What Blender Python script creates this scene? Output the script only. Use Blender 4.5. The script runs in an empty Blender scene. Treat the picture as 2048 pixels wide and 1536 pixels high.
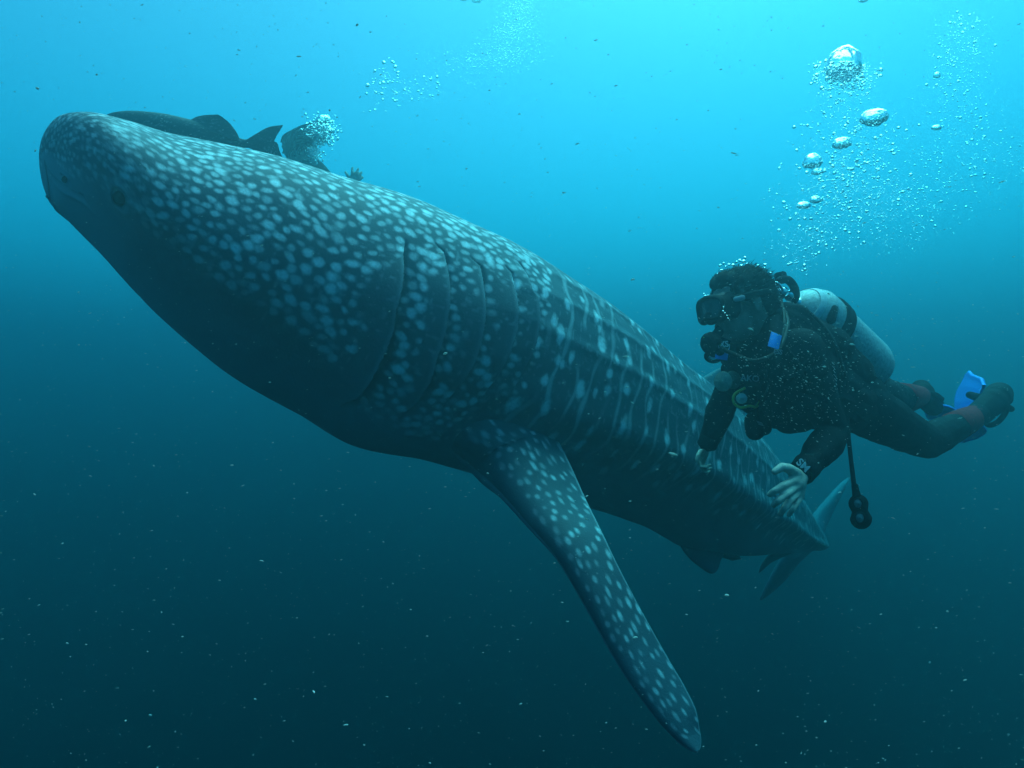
import bpy, bmesh, math, random
import numpy as np
from mathutils import Vector, Matrix

rng = np.random.default_rng(11)
random.seed(11)
sc = bpy.context.scene
COL = sc.collection
PI = math.pi

# ------------------------------------------------------------------ camera, light, exposure
FPX = 1300.0                       # focal length in photograph pixels (2048 wide)
cam = bpy.data.objects.new('camera', bpy.data.cameras.new('camera'))
COL.objects.link(cam)
sc.camera = cam
cam.data.sensor_width = 36
cam.data.lens = 36 * FPX / 2048
cam.data.clip_start = 0.05
cam.data.clip_end = 400
cam.rotation_euler = (PI / 2, 0, 0)

SUN_EL, SUN_AZ = 67.0, 28.0         # degrees; azimuth clockwise from +Y
world = bpy.data.worlds.new('World')
sc.world = world
world.use_nodes = True
wnt = world.node_tree
sky = wnt.nodes.new('ShaderNodeTexSky')
sky.sky_type = 'NISHITA'
sky.sun_disc = False
sky.sun_elevation = math.radians(SUN_EL)
sky.sun_rotation = math.radians(SUN_AZ)
wnt.links.new(sky.outputs[0], wnt.nodes['Background'].inputs[0])
wnt.nodes['Background'].inputs[1].default_value = 0.15
sl = bpy.data.lights.new('sun', 'SUN')
sl.energy = 4.8
sl.angle = math.radians(55)   # spread by the rippled surface above
sl.color = (1.0, 0.95, 0.88)
sun = bpy.data.objects.new('sun', sl)
COL.objects.link(sun)
ce, se = math.cos(math.radians(SUN_EL)), math.sin(math.radians(SUN_EL))
sdir = Vector((math.sin(math.radians(SUN_AZ)) * ce, math.cos(math.radians(SUN_AZ)) * ce, se))
sun.rotation_euler = sdir.to_track_quat('Z', 'Y').to_euler()
sc.view_settings.view_transform = 'Standard'
sc.view_settings.look = 'None'
sc.view_settings.exposure = 0.82
sc.view_settings.gamma = 1.0
sc.view_settings.use_curve_mapping = False
sc.render.engine = 'CYCLES'
sc.cycles.use_denoising = True
sc.cycles.max_bounces = 8
sc.cycles.transmission_bounces = 6
sc.cycles.transparent_max_bounces = 8
sc.cycles.volume_bounces = 2
sc.cycles.caustics_reflective = False
sc.cycles.caustics_refractive = False

# ------------------------------------------------------------------ helpers
def P(px, py, d):
    """point seen at photograph pixel (px, py), d metres in front of the camera"""
    return np.array([(px - 1024.0) * d / FPX, d, (768.0 - py) * d / FPX])

def tag(o, label=None, cat=None, group=None, kind=None):
    if label: o['label'] = label
    if cat: o['category'] = cat
    if group: o['group'] = group
    if kind: o['kind'] = kind
    return o

def thing(name, label, cat, loc=(0, 0, 0), group=None):
    o = bpy.data.objects.new(name, None)
    COL.objects.link(o)
    o.location = [float(c) for c in loc]
    o.empty_display_size = 0.1
    tag(o, label, cat, group)
    return o

def link(name, me, mat=None, parent=None, smooth=True, label=None):
    """link mesh data given in world coordinates; as a child it keeps its world place"""
    o = bpy.data.objects.new(name, me)
    COL.objects.link(o)
    if mat is not None and len(me.materials) == 0:
        me.materials.append(mat)
    if smooth and len(me.polygons):
        me.polygons.foreach_set('use_smooth', np.ones(len(me.polygons), bool))
    if parent is not None:
        base = parent
        off = Vector((0, 0, 0))
        while base is not None:
            off += base.location
            base = base.parent
        o.parent = parent
        o.location = -off
    if label: o['label'] = label
    return o

def npmesh(name, V, Fq):
    """V (n,3), Fq list of arrays of faces (each (m,3) or (m,4))"""
    me = bpy.data.meshes.new(name)
    V = np.asarray(V, np.float32)
    if not isinstance(Fq, (list, tuple)): Fq = [Fq]
    Fq = [np.asarray(f, np.int32) for f in Fq if len(f)]
    me.vertices.add(len(V)); me.vertices.foreach_set('co', V.ravel())
    loops = np.concatenate([f.ravel() for f in Fq])
    sizes = np.concatenate([np.full(len(f), f.shape[1], np.int32) for f in Fq])
    starts = np.r_[0, np.cumsum(sizes)[:-1]].astype(np.int32)
    me.loops.add(len(loops)); me.loops.foreach_set('vertex_index', loops)
    me.polygons.add(len(sizes)); me.polygons.foreach_set('loop_start', starts)
    me.update(calc_edges=True)
    return me

def join(parts):
    """[(V,F4/F3),...] -> V, [F4, F3]"""
    Vs, F4, F3, n = [], [], [], 0
    for V, Fs in parts:
        if not isinstance(Fs, (list, tuple)): Fs = [Fs]
        for f in Fs:
            f = np.asarray(f, np.int64)
            if not len(f): continue
            (F4 if f.shape[1] == 4 else F3).append(f + n)
        Vs.append(V); n += len(V)
    out = []
    if F4: out.append(np.concatenate(F4))
    if F3: out.append(np.concatenate(F3))
    return np.concatenate(Vs), out

def grid_faces(nu, nv, wrap=True):
    idx = np.arange(nu * nv).reshape(nu, nv)
    if wrap:
        a, b = idx[:-1], idx[1:]
        return np.stack([a, b, np.roll(b, -1, 1), np.roll(a, -1, 1)], -1).reshape(-1, 4)
    return np.stack([idx[:-1, :-1], idx[1:, :-1], idx[1:, 1:], idx[:-1, 1:]], -1).reshape(-1, 4)

def nrm(v):
    v = np.asarray(v, float)
    return v / (np.linalg.norm(v, axis=-1, keepdims=True) + 1e-12)

def pchip(x, y, xq):
    x = np.asarray(x, float); y = np.asarray(y, float); xq = np.asarray(xq, float)
    h = np.diff(x); dl = np.diff(y) / h; m = np.zeros(len(x))
    for i in range(1, len(x) - 1):
        if dl[i - 1] * dl[i] > 0:
            w1 = 2 * h[i] + h[i - 1]; w2 = h[i] + 2 * h[i - 1]
            m[i] = (w1 + w2) / (w1 / dl[i - 1] + w2 / dl[i])
    m[0] = dl[0]; m[-1] = dl[-1]
    k = np.clip(np.searchsorted(x, xq) - 1, 0, len(x) - 2); t = (xq - x[k]) / h[k]
    return ((2 * t**3 - 3 * t**2 + 1) * y[k] + (t**3 - 2 * t**2 + t) * h[k] * m[k]
            + (-2 * t**3 + 3 * t**2) * y[k + 1] + (t**3 - t**2) * h[k] * m[k + 1])

def spline(pts, n):
    """smooth Catmull-Rom curve through points"""
    p = np.asarray(pts, float)
    if len(p) == 2:
        return p[0] + (p[1] - p[0]) * np.linspace(0, 1, n)[:, None]
    q = np.vstack([2 * p[0] - p[1], p, 2 * p[-1] - p[-2]])
    u = np.linspace(0, len(p) - 1, n); k = np.minimum(u.astype(int), len(p) - 2); t = (u - k)[:, None]
    a, b, c, d = q[k], q[k + 1], q[k + 2], q[k + 3]
    return .5 * ((2 * b) + (-a + c) * t + (2 * a - 5 * b + 4 * c - d) * t**2 + (-a + 3 * b - 3 * c + d) * t**3)

def frame_along(p):
    t = nrm(np.gradient(p, axis=0))
    n = np.cross(t[0], [0, 0, 1.0])
    if np.linalg.norm(n) < 1e-3: n = np.cross(t[0], [1.0, 0, 0])
    N = [nrm(n)]
    for i in range(1, len(p)):
        v = N[-1] - t[i] * np.dot(N[-1], t[i])
        N.append(nrm(v))
    N = np.array(N)
    return t, N, np.cross(t, N)

def tube(pts, r, n=40, k=10, closed=False, flat=1.0):
    """swept tube through pts; r a number or a list of radii"""
    p = np.asarray(pts, float)
    if closed:
        p = np.vstack([p, p[:1]])
        c = spline(np.vstack([p[-2:-1], p, p[1:2]]), n * 2)
        m = len(c); c = c[int(m / (len(p) + 1)): int(m * len(p) / (len(p) + 1)) + 1]
        c = spline(p, n)
    else:
        c = spline(p, n)
    n = len(c)
    rr = np.interp(np.linspace(0, 1, n), np.linspace(0, 1, len(np.atleast_1d(r))), np.atleast_1d(r)) if np.ndim(r) else np.full(n, float(r))
    t, N, B = frame_along(c)
    a = np.linspace(0, 2 * PI, k, endpoint=False)
    X = c[:, None] + rr[:, None, None] * (np.cos(a)[None, :, None] * N[:, None] + flat * np.sin(a)[None, :, None] * B[:, None])
    V = np.vstack([X.reshape(-1, 3), c[:1], c[-1:]])
    F = grid_faces(n, k)
    i0, i1 = n * k, n * k + 1
    j = np.arange(k)
    cap = np.vstack([np.stack([j, (j + 1) % k, np.full(k, i0)], -1), np.stack([(n - 1) * k + (j + 1) % k, (n - 1) * k + j, np.full(k, i1)], -1)])
    return V, [F, cap]

def lathe(p0, axis, prof, k=32, up=None, sx=1.0):
    """revolve prof [(along, radius)] round an axis through p0; sx widens one way"""
    ax = nrm(axis)
    if up is None: up = [0, 0, 1.0] if abs(ax[2]) < .9 else [1.0, 0, 0]
    n = nrm(np.cross(ax, up)); b = np.cross(ax, n)
    a = np.linspace(0, 2 * PI, k, endpoint=False)
    pr = np.asarray(prof, float)
    X = np.asarray(p0)[None, None] + pr[:, 0][:, None, None] * ax + pr[:, 1][:, None, None] * (sx * np.cos(a)[None, :, None] * n + np.sin(a)[None, :, None] * b)
    m = len(pr)
    V = np.vstack([X.reshape(-1, 3), (np.asarray(p0) + pr[0, 0] * ax)[None], (np.asarray(p0) + pr[-1, 0] * ax)[None]])
    j = np.arange(k)
    cap = np.vstack([np.stack([(j + 1) % k, j, np.full(k, m * k)], -1), np.stack([(m - 1) * k + j, (m - 1) * k + (j + 1) % k, np.full(k, m * k + 1)], -1)])
    return V, [grid_faces(m, k), cap]

def ell(c, ax, ay, az, k=20):
    """ellipsoid with semi-axis vectors"""
    th = np.linspace(0, PI, k); ph = np.linspace(0, 2 * PI, 2 * k, endpoint=False)
    S = np.sin(th)[:, None]; 
    X = np.asarray(c)[None, None] + (S * np.cos(ph))[..., None] * np.asarray(ax) + (S * np.sin(ph))[..., None] * np.asarray(ay) + (np.cos(th)[:, None] + 0 * ph)[..., None] * np.asarray(az)
    return X.reshape(-1, 3), [grid_faces(k, 2 * k)]

def ball(c, r, k=16):
    return ell(c, [r, 0, 0], [0, r, 0], [0, 0, r], k)

def cap(p0, r0, p1, r1, flat=None, ratio=1.0, k=18, e=4):
    """tapered capsule; flat = direction squashed by ratio"""
    p0 = np.asarray(p0, float); p1 = np.asarray(p1, float)
    ax = nrm(p1 - p0); L = np.linalg.norm(p1 - p0)
    up = [0, 0, 1.0] if abs(ax[2]) < .9 else [1.0, 0, 0]
    if flat is not None:
        f = np.asarray(flat, float); f = f - ax * np.dot(f, ax); b = nrm(f); n = np.cross(b, ax)
    else:
        n = nrm(np.cross(ax, up)); b = np.cross(ax, n)
    q = np.linspace(0, PI / 2, e + 1)
    prof = [(-r0 * math.cos(t), r0 * math.sin(t)) for t in q] + [(L + r1 * math.sin(t), r1 * math.cos(t)) for t in q]
    prof[0] = (-r0, 1e-5); prof[-1] = (L + r1, 1e-5)
    pr = np.array(prof); a = np.linspace(0, 2 * PI, k, endpoint=False)
    X = p0 + pr[:, 0][:, None, None] * ax + pr[:, 1][:, None, None] * (np.cos(a)[None, :, None] * n + ratio * np.sin(a)[None, :, None] * b)
    return X.reshape(-1, 3), [grid_faces(len(pr), k)]

def remesh(name, parts, voxel, smooth=4, fac=.5):
    """melt overlapping solids into ONE continuous closed surface"""
    V, F = join(parts)
    me = npmesh('tmp', V, F)
    bm = bmesh.new(); bm.from_mesh(me); bmesh.ops.remove_doubles(bm, verts=bm.verts, dist=1e-5)
    bmesh.ops.recalc_face_normals(bm, faces=bm.faces); bm.to_mesh(me); bm.free()
    o = bpy.data.objects.new('tmp', me); COL.objects.link(o)
    m = o.modifiers.new('r', 'REMESH'); m.mode = 'VOXEL'; m.voxel_size = voxel
    if smooth:
        s = o.modifiers.new('s', 'SMOOTH'); s.factor = fac; s.iterations = smooth
    dg = bpy.context.evaluated_depsgraph_get()
    out = bpy.data.meshes.new_from_object(o.evaluated_get(dg), depsgraph=dg)
    out.name = name
    bpy.data.objects.remove(o); bpy.data.meshes.remove(me)
    return out

def coords(me):
    a = np.empty(len(me.vertices) * 3, np.float32); me.vertices.foreach_get('co', a); return a.reshape(-1, 3).astype(float)

def setcoords(me, V):
    me.vertices.foreach_set('co', np.asarray(V, np.float32).ravel()); me.update()

def attr(me, name, val):
    a = me.attributes.new(name, 'FLOAT', 'POINT'); a.data.foreach_set('value', np.asarray(val, np.float32).ravel())

def _hash(i, j, k, s):
    n = (i * 73856093) ^ (j * 19349663) ^ (k * 83492791) ^ (s * 2654435)
    n = (n ^ (n >> 13)) * 1274126177 & 0x7fffffff
    return ((n ^ (n >> 16)) & 0xffff) / 65535.0

def vnoise(X, scale, seed=0):
    """value noise in [-1,1] at points (...,2 or 3)"""
    Q = np.asarray(X, float) * scale
    if Q.shape[-1] == 2: Q = np.concatenate([Q, np.zeros(Q.shape[:-1] + (1,))], -1)
    f = np.floor(Q).astype(np.int64); t = Q - f; t = t * t * (3 - 2 * t); r = 0
    for a in (0, 1):
        for b in (0, 1):
            for c in (0, 1):
                w = (t[..., 0] if a else 1 - t[..., 0]) * (t[..., 1] if b else 1 - t[..., 1]) * (t[..., 2] if c else 1 - t[..., 2])
                r = r + w * _hash(f[..., 0] + a, f[..., 1] + b, f[..., 2] + c, seed + 7)
    return r * 2 - 1

def fbm(X, scale, o=3, seed=0):
    return sum(vnoise(X, scale * 2**i, seed + i * 17) / 2**i for i in range(o))

def sstep(a, b, x):
    t = np.clip((x - a) / (b - a), 0, 1); return t * t * (3 - 2 * t)

# ------------------------------------------------------------------ materials
def mat(name, col, rough=.6, metal=0.0, noise=0.0, nscale=30.0, bump=0.0, bscale=200.0, spec=.5, trans=0.0, ior=1.45):
    m = bpy.data.materials.new(name); m.use_nodes = True
    nt = m.node_tree; b = nt.nodes['Principled BSDF']
    b.inputs['Base Color'].default_value = (*col, 1)
    b.inputs['Roughness'].default_value = rough
    b.inputs['Metallic'].default_value = metal
    b.inputs['Specular IOR Level'].default_value = spec
    b.inputs['IOR'].default_value = ior
    b.inputs['Transmission Weight'].default_value = trans
    tc = nt.nodes.new('ShaderNodeTexCoord')
    if noise:
        n = nt.nodes.new('ShaderNodeTexNoise'); n.inputs['Scale'].default_value = nscale; n.inputs['Detail'].default_value = 5
        nt.links.new(tc.outputs['Object'], n.inputs['Vector'])
        r = nt.nodes.new('ShaderNodeMapRange'); r.inputs['From Min'].default_value = .3; r.inputs['From Max'].default_value = .7
        r.inputs['To Min'].default_value = 1 - noise; r.inputs['To Max'].default_value = 1 + noise
        nt.links.new(n.outputs['Fac'], r.inputs['Value'])
        mx = nt.nodes.new('ShaderNodeVectorMath'); mx.operation = 'SCALE'; mx.inputs[0].default_value = col
        nt.links.new(r.outputs[0], mx.inputs['Scale']); nt.links.new(mx.outputs[0], b.inputs['Base Color'])
    if bump:
        n2 = nt.nodes.new('ShaderNodeTexNoise'); n2.inputs['Scale'].default_value = bscale; n2.inputs['Detail'].default_value = 4
        nt.links.new(tc.outputs['Object'], n2.inputs['Vector'])
        bp = nt.nodes.new('ShaderNodeBump'); bp.inputs['Strength'].default_value = bump; bp.inputs['Distance'].default_value = .01
        nt.links.new(n2.outputs['Fac'], bp.inputs['Height']); nt.links.new(bp.outputs[0], b.inputs['Normal'])
    return m

def skin_mat(name, dark, pale, belly, rough=.5):
    """shark skin: attribute 'spot' blends dark to pale, 'belly' blends to the underside"""
    m = bpy.data.materials.new(name); m.use_nodes = True
    nt = m.node_tree; N = nt.nodes; Lk = nt.links; b = N['Principled BSDF']
    tc = N.new('ShaderNodeTexCoord')
    def at(n):
        a = N.new('ShaderNodeAttribute'); a.attribute_name = n; return a.outputs['Fac']
    nz = N.new('ShaderNodeTexNoise'); nz.inputs['Scale'].default_value = 9; nz.inputs['Detail'].default_value = 6
    Lk.new(tc.outputs['Object'], nz.inputs['Vector'])
    nf = N.new('ShaderNodeTexNoise'); nf.inputs['Scale'].default_value = 120; nf.inputs['Detail'].default_value = 3
    Lk.new(tc.outputs['Object'], nf.inputs['Vector'])
    m1 = N.new('ShaderNodeMix'); m1.data_type = 'RGBA'
    m1.inputs['A'].default_value = (*[c * .7 for c in dark], 1); m1.inputs['B'].default_value = (*[c * 1.35 for c in dark], 1)
    Lk.new(nz.outputs['Fac'], m1.inputs['Factor'])
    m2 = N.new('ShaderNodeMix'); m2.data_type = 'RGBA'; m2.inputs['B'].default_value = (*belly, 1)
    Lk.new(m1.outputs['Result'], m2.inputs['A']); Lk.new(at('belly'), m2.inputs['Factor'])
    m3 = N.new('ShaderNodeMix'); m3.data_type = 'RGBA'; m3.inputs['B'].default_value = (*pale, 1)
    Lk.new(m2.outputs['Result'], m3.inputs['A'])
    mm = N.new('ShaderNodeMath'); mm.operation = 'MULTIPLY'
    mr = N.new('ShaderNodeMapRange'); mr.inputs['From Min'].default_value = .3; mr.inputs['From Max'].default_value = .7; mr.inputs['To Min'].default_value = .72; mr.inputs['To Max'].default_value = 1.1
    Lk.new(nf.outputs['Fac'], mr.inputs['Value']); Lk.new(at('spot'), mm.inputs[0]); Lk.new(mr.outputs[0], mm.inputs[1])
    Lk.new(mm.outputs[0], m3.inputs['Factor']); Lk.new(m3.outputs['Result'], b.inputs['Base Color'])
    b.inputs['Roughness'].default_value = .65; b.inputs['Specular IOR Level'].default_value = .2
    bp = N.new('ShaderNodeBump'); bp.inputs['Strength'].default_value = .35; bp.inputs['Distance'].default_value = .004
    Lk.new(nf.outputs['Fac'], bp.inputs['Height']); Lk.new(bp.outputs[0], b.inputs['Normal'])
    return m

# ------------------------------------------------------------------ the water and the seabed
SURF_Z, BED_Z = 3.3, -24.0
SIG_S = (.034, .066, .072)         # scattering per metre
SIG_A = (.44, .086, .066)          # absorption per metre: red goes first
def box(x0, x1, y0, y1, z0, z1):
    V = np.array([[x, y, z] for x in (x0, x1) for y in (y0, y1) for z in (z0, z1)], float)
    return V, np.array([[0, 1, 3, 2], [4, 6, 7, 5], [0, 4, 5, 1], [2, 3, 7, 6], [0, 2, 6, 4], [1, 5, 7, 3]])
hm = bpy.data.materials.new('sea_water_body'); hm.use_nodes = True
hn = hm.node_tree; hn.nodes.clear()
ho = hn.nodes.new('ShaderNodeOutputMaterial'); hv = hn.nodes.new('ShaderNodeVolumePrincipled')
hv.inputs['Density'].default_value = 1.0
hv.inputs['Color'].default_value = (*SIG_S, 1)
hv.inputs['Absorption Color'].default_value = (*[(1 - a / (1 - s))**2 for a, s in zip(SIG_A, SIG_S)], 1)
hv.inputs['Anisotropy'].default_value = .84
hn.links.new(hv.outputs[0], ho.inputs['Volume'])
haze = link('haze', npmesh('haze', *box(-70, 70, -70, 70, BED_Z - 1.2, SURF_Z)), hm, smooth=False)
tag(haze, kind='stuff', label='blue sea water filling the whole scene')
# the sea floor far below, lost in the blue
g = np.linspace(-68, 68, 120); GX, GY = np.meshgrid(g, g, indexing='ij')
GZ = BED_Z + fbm(np.stack([GX, GY], -1), .08, 4) * .7 - .2
bed = link('seabed', npmesh('seabed', np.stack([GX, GY, GZ], -1).reshape(-1, 3), grid_faces(120, 120, False)),
           mat('dark_sand', (.12, .11, .09), .9, noise=.3, nscale=.4), smooth=True)
tag(bed, kind='structure')

# ------------------------------------------------------------------ whale shark
# stations nose to tail: back point, belly point (as seen), distance, half width in metres
ST = [((84,296),(84,302),1.90,.008),((87,272),(92,333),1.895,.075),((95,254),(103,366),1.895,.135),((113,240),(116,398),1.90,.20),
((160,235),(143,432),1.92,.275),((240,246),(183,483),1.99,.35),((330,266),(223,530),2.06,.385),((430,285),(290,604),2.15,.41),
((540,309),(375,681),2.25,.44),((660,346),(470,754),2.37,.46),((790,385),(580,815),2.50,.475),((910,435),(700,883),2.63,.48),
((1020,485),(815,905),2.78,.475),((1120,546),(935,939),2.98,.465),((1210,608),(1060,976),3.18,.45),((1300,681),(1180,1015),3.45,.43),
((1385,748),(1290,1053),3.75,.40),((1455,815),(1385,1101),4.10,.36),((1525,898),(1470,1108),4.45,.30),((1588,990),(1550,1105),4.85,.21),
((1632,1058),(1622,1100),5.30,.11),((1645,1078),(1642,1100),5.60,.055)]
def _g(v, f):
    return pchip(np.arange(len(ST)), [f(s) for s in ST], v)
def frames(v):
    d = _g(v, lambda s: s[2])
    T = np.stack([(_g(v, lambda s: s[0][0]) - 1024) * d / FPX, d, (768 - _g(v, lambda s: s[0][1])) * d / FPX], -1)
    B = np.stack([(_g(v, lambda s: s[1][0]) - 1024) * d / FPX, d, (768 - _g(v, lambda s: s[1][1])) * d / FPX], -1)
    C = (T + B) / 2; U = (T - B) / 2
    return C, U, np.linalg.norm(U, axis=-1), _g(v, lambda s: s[3])
def axis_dir(v):
    C = lambda q: frames(np.clip(q, 0, len(ST) - 1))[0]
    return nrm(C(v + 1.5) - C(v - 1.5))
_v = np.linspace(0, 21, 2101); _C = frames(_v)[0]
_s = np.r_[0, np.cumsum(np.linalg.norm(np.diff(_C, axis=0), axis=1))]
s_of = lambda v: np.interp(v, _v, _s)
v_of = lambda s: np.interp(s, _s, _v)
def skin_point(v, th):
    C, U, h, w = frames(v); t = axis_dir(np.maximum(v, 6.5)); u = U / np.maximum(h, 1e-6)[..., None]
    S = nrm(np.cross(t, u)); S = np.where(S[..., 1:2] > 0, -S, S)
    c, s = np.cos(th), np.sin(th); k = np.clip((v - 11) / 8, 0, 1)
    px = np.sign(s) * np.abs(s)**(.92 + .25 * k)
    a = np.abs(np.arctan2(s, c))
    kb = np.exp(-((a - math.radians(98)) / .16)**2) * k * .16
    rd = 0
    for r0 in (30, 47, 66):
        rd = rd + np.exp(-((a - math.radians(r0)) / .05)**2) * .008 * np.clip((v - 11) / 2.5, 0, 1) * np.clip((19 - v) / 3, 0, 1)
    n = S * s[..., None] + u * c[..., None]
    return C + S * (px * w * (1 + kb))[..., None] + u * (c * h)[..., None] + n * (rd * (h / .5))[..., None], n

# gill slits as (station, angle) curves; the flap in front overlaps the skin behind
GILLS = [
 ([.938, 1.071, 1.268, 1.482, 1.597, 1.742, 1.933, 2.152, 2.36], [9.96, 9.97, 10.04, 10.09, 10.17, 10.21, 10.24, 10.26, 10.2]),
 ([.851, .898, 1.111, 1.32, 1.458, 1.632, 1.811, 2.008, 2.2], [10.35, 10.51, 10.62, 10.71, 10.77, 10.81, 10.89, 10.9, 10.88]),
 ([.84, .88, 1.071, 1.291, 1.435, 1.597, 1.794, 1.979], [10.88, 11.03, 11.1, 11.19, 11.25, 11.29, 11.29, 11.28]),
 ([.77, .84, 1.054, 1.279, 1.453, 1.643, 1.817], [11.38, 11.5, 11.58, 11.67, 11.7, 11.71, 11.71]),
 ([.608, .77, .926, .973, 1.21, 1.349, 1.528, 1.707], [11.61, 11.76, 11.83, 11.92, 12.01, 12.04, 12.04, 12.07])]
sv = np.concatenate([np.linspace(0, .25, 60, endpoint=False), np.linspace(.25, 1.95, 520, endpoint=False), np.linspace(1.95, _s[-1], 520)])
VV1 = v_of(sv)
VV1[:60] = np.linspace(0, v_of(.25), 60, endpoint=False)
th_near = np.linspace(.15, 2.75, 300); th_rest = np.linspace(2.75, 2 * PI + .15, 150)[1:-1]
TH1 = np.concatenate([th_near, th_rest])
VV, TT = np.meshgrid(VV1, TH1, indexing='ij')
SS = np.interp(VV, _v, _s)
TT0 = np.where(TT > PI, TT - 2 * PI, TT); AT = np.abs(TT0)         # AT: angle from the back, same on both flanks
X, NR = skin_point(VV, TT)
disp = np.zeros_like(SS); slit = np.zeros_like(SS)
for gi, (ta, va) in enumerate(GILLS):
    vs = np.interp(AT, ta, va); ss = s_of(vs); ds = SS - ss
    env = sstep(ta[0] - .03, ta[0] + .12, AT) * (1 - sstep(ta[-1] - .35, ta[-1] + .02, AT))
    A = (.046 if gi == 0 else .034) * env * sstep(ta[0] - .02, ta[0] + .5, AT)
    disp += A * np.where(ds < 0, np.exp(ds / .08), -.5 * np.exp(-ds / .05)) * np.exp(-(ds / .3)**2)
    disp -= (.030 if gi == 0 else .022) * env * (ds > 0) * np.exp(-(ds / (.012 + .010 * sstep(1.3, 2.0, AT)))**2)
    wd = .008 + (.026 if gi == 0 else .016) * sstep(1.2, 2.0, AT)
    slit = np.maximum(slit, env * np.exp(-(np.maximum(ds, 0) / wd)**2) * (ds > 0))
edge = np.zeros_like(SS)
for gi, (ta, va) in enumerate(GILLS):
    ds = SS - s_of(np.interp(AT, ta, va))
    env = sstep(ta[0] - .03, ta[0] + .1, AT) * (1 - sstep(ta[-1] - .5, ta[-1], AT))
    edge = np.maximum(edge, env * np.exp(-((ds + .006) / .006)**2))
# mouth slit across the snout, nostril, eye socket
mt = np.interp(AT, [2.54, 2.58, 2.667, 2.875, PI], [3.95, 3.57, 2.96, 2.1, .8])
mo = np.exp(-((VV - mt) / .16)**2) * sstep(2.45, 2.6, AT) * (VV < 5)
disp -= .026 * mo
disp += .008 * np.exp(-((VV - mt - .55) / .3)**2) * sstep(2.5, 2.7, AT) * (VV < 5)
def socket(v0, a0, rs, rt):
    h0 = float(frames(np.array([v0]))[2][0]); w0 = float(frames(np.array([v0]))[3][0])
    return np.sqrt(((SS - s_of(v0)) / rs)**2 + ((AT - a0) * (h0 + w0) / 2 / rt)**2)
es = socket(4.95, 1.985, .019, .023); ns = socket(2.88, 2.534, .010, .011)
disp -= .016 * np.exp(-es**4 * .6) - .007 * np.exp(-((es - 1.5) / .5)**2)
disp -= .016 * np.exp(-ns**4 * .6) - .004 * np.exp(-((ns - 1.5) / .5)**2)
# folds where the pectoral fin joins
for (v0, a0, dv_, da_, A) in ((12.0, 2.0, .35, .25, -.012), (12.9, 1.85, .5, .2, .012)):
    disp += A * np.exp(-((VV - v0) / dv_)**2 - ((AT - a0) / da_)**2)
disp += .004 * fbm(np.stack([SS, TT0 * .45], -1), 3.5, 3, 5) * sstep(.1, .6, SS)
X = X + NR * disp[..., None]
# arc length from the back line, metres
i0 = np.argmin(np.abs(TH1 - .15))
hh, ww = _g(VV1, lambda s: 0 * s[2] + 1), None
_, _, Hh, Wh = frames(VV1)
tt = np.linspace(0, PI, 181)
arc = np.zeros((len(VV1), 181))
for j in range(1, 181):
    tm = (tt[j] + tt[j - 1]) / 2
    arc[:, j] = arc[:, j - 1] + np.sqrt((Wh * math.cos(tm))**2 + (Hh * math.sin(tm))**2) * (tt[1] - tt[0])
fi = np.clip(AT / (PI / 180), 0, 179.999); fk = fi.astype(int); fr = fi - fk
rows = np.arange(len(VV1))[:, None]
TA = arc[rows, fk] * (1 - fr) + arc[rows, fk + 1] * fr
def arc_of(v, a):
    i = np.searchsorted(VV1, v); i = min(i, len(VV1) - 1); return float(np.interp(a, tt, arc[i]))

# ---- markings: round pale spots on the head, columns of spots and thin bars behind the gills
W1 = vnoise(np.stack([SS, TT0 * .5], -1), 40, 1); W2 = vnoise(np.stack([SS, TT0 * .5], -1), 90, 9)
spot = np.zeros_like(SS)
side_near = TT0 >= 0
srow = SS[:, 0]
def stamp(s0, t0, a, b, I, rot=0.0, near=True, soft=.55):
    R = max(a, b) * 1.7
    i1, i2 = np.searchsorted(srow, s0 - R), np.searchsorted(srow, s0 + R)
    if i2 <= i1: return
    sl_ = slice(i1, i2)
    sd = side_near[sl_] if near else ~side_near[sl_]
    ds = SS[sl_] - s0; dt = TA[sl_] - t0
    c, q = math.cos(rot), math.sin(rot)
    x = (ds * c + dt * q) / a; y = (-ds * q + dt * c) / b
    r = np.sqrt(x * x + y * y) * (1 + .25 * W1[sl_]) + .18 * W2[sl_]
    val = I * (1 - sstep(soft, 1.25, r)) * sd
    spot[sl_] = np.maximum(spot[sl_], val)
X3 = X.reshape(X.shape)
def stamp3(p, s0, ax, a, b, I, near, soft=.15):
    """pale mark round skin point p, a long along the body axis, b across it"""
    R = max(a, b) * 1.6 + .02
    i1, i2 = np.searchsorted(srow, s0 - R * 1.3), np.searchsorted(srow, s0 + R * 1.3)
    if s0 < .30: i1, i2 = 0, np.searchsorted(srow, s0 + .12)
    if i2 <= i1: return
    D = X3[i1:i2] - p; al = D @ ax; r2 = (D * D).sum(-1)
    m = r2 < (R * 1.2)**2
    r = np.sqrt(np.maximum(r2 - al * al, 0) / b**2 + al * al / a**2)[m] * (1 + .25 * W1[i1:i2][m]) + .16 * W2[i1:i2][m]
    sub = spot[i1:i2]; sub[m] = np.maximum(sub[m], I * (1 - sstep(soft, 1.25, r)))
def lower_limit(s):      # arc length below which the head carries no spots
    v = float(v_of(s))
    a = np.interp(v, [2, 3.25, 4.88, 6.08, 7, 8, 8.8, 9.6, 10.2, 10.6, 11.2, 12], [2.5, 2.35, 1.86, 1.80, 1.80, 1.79, 1.75, 1.78, 2.0, 2.15, 2.2, 2.2])
    return arc_of(v, a)
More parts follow.
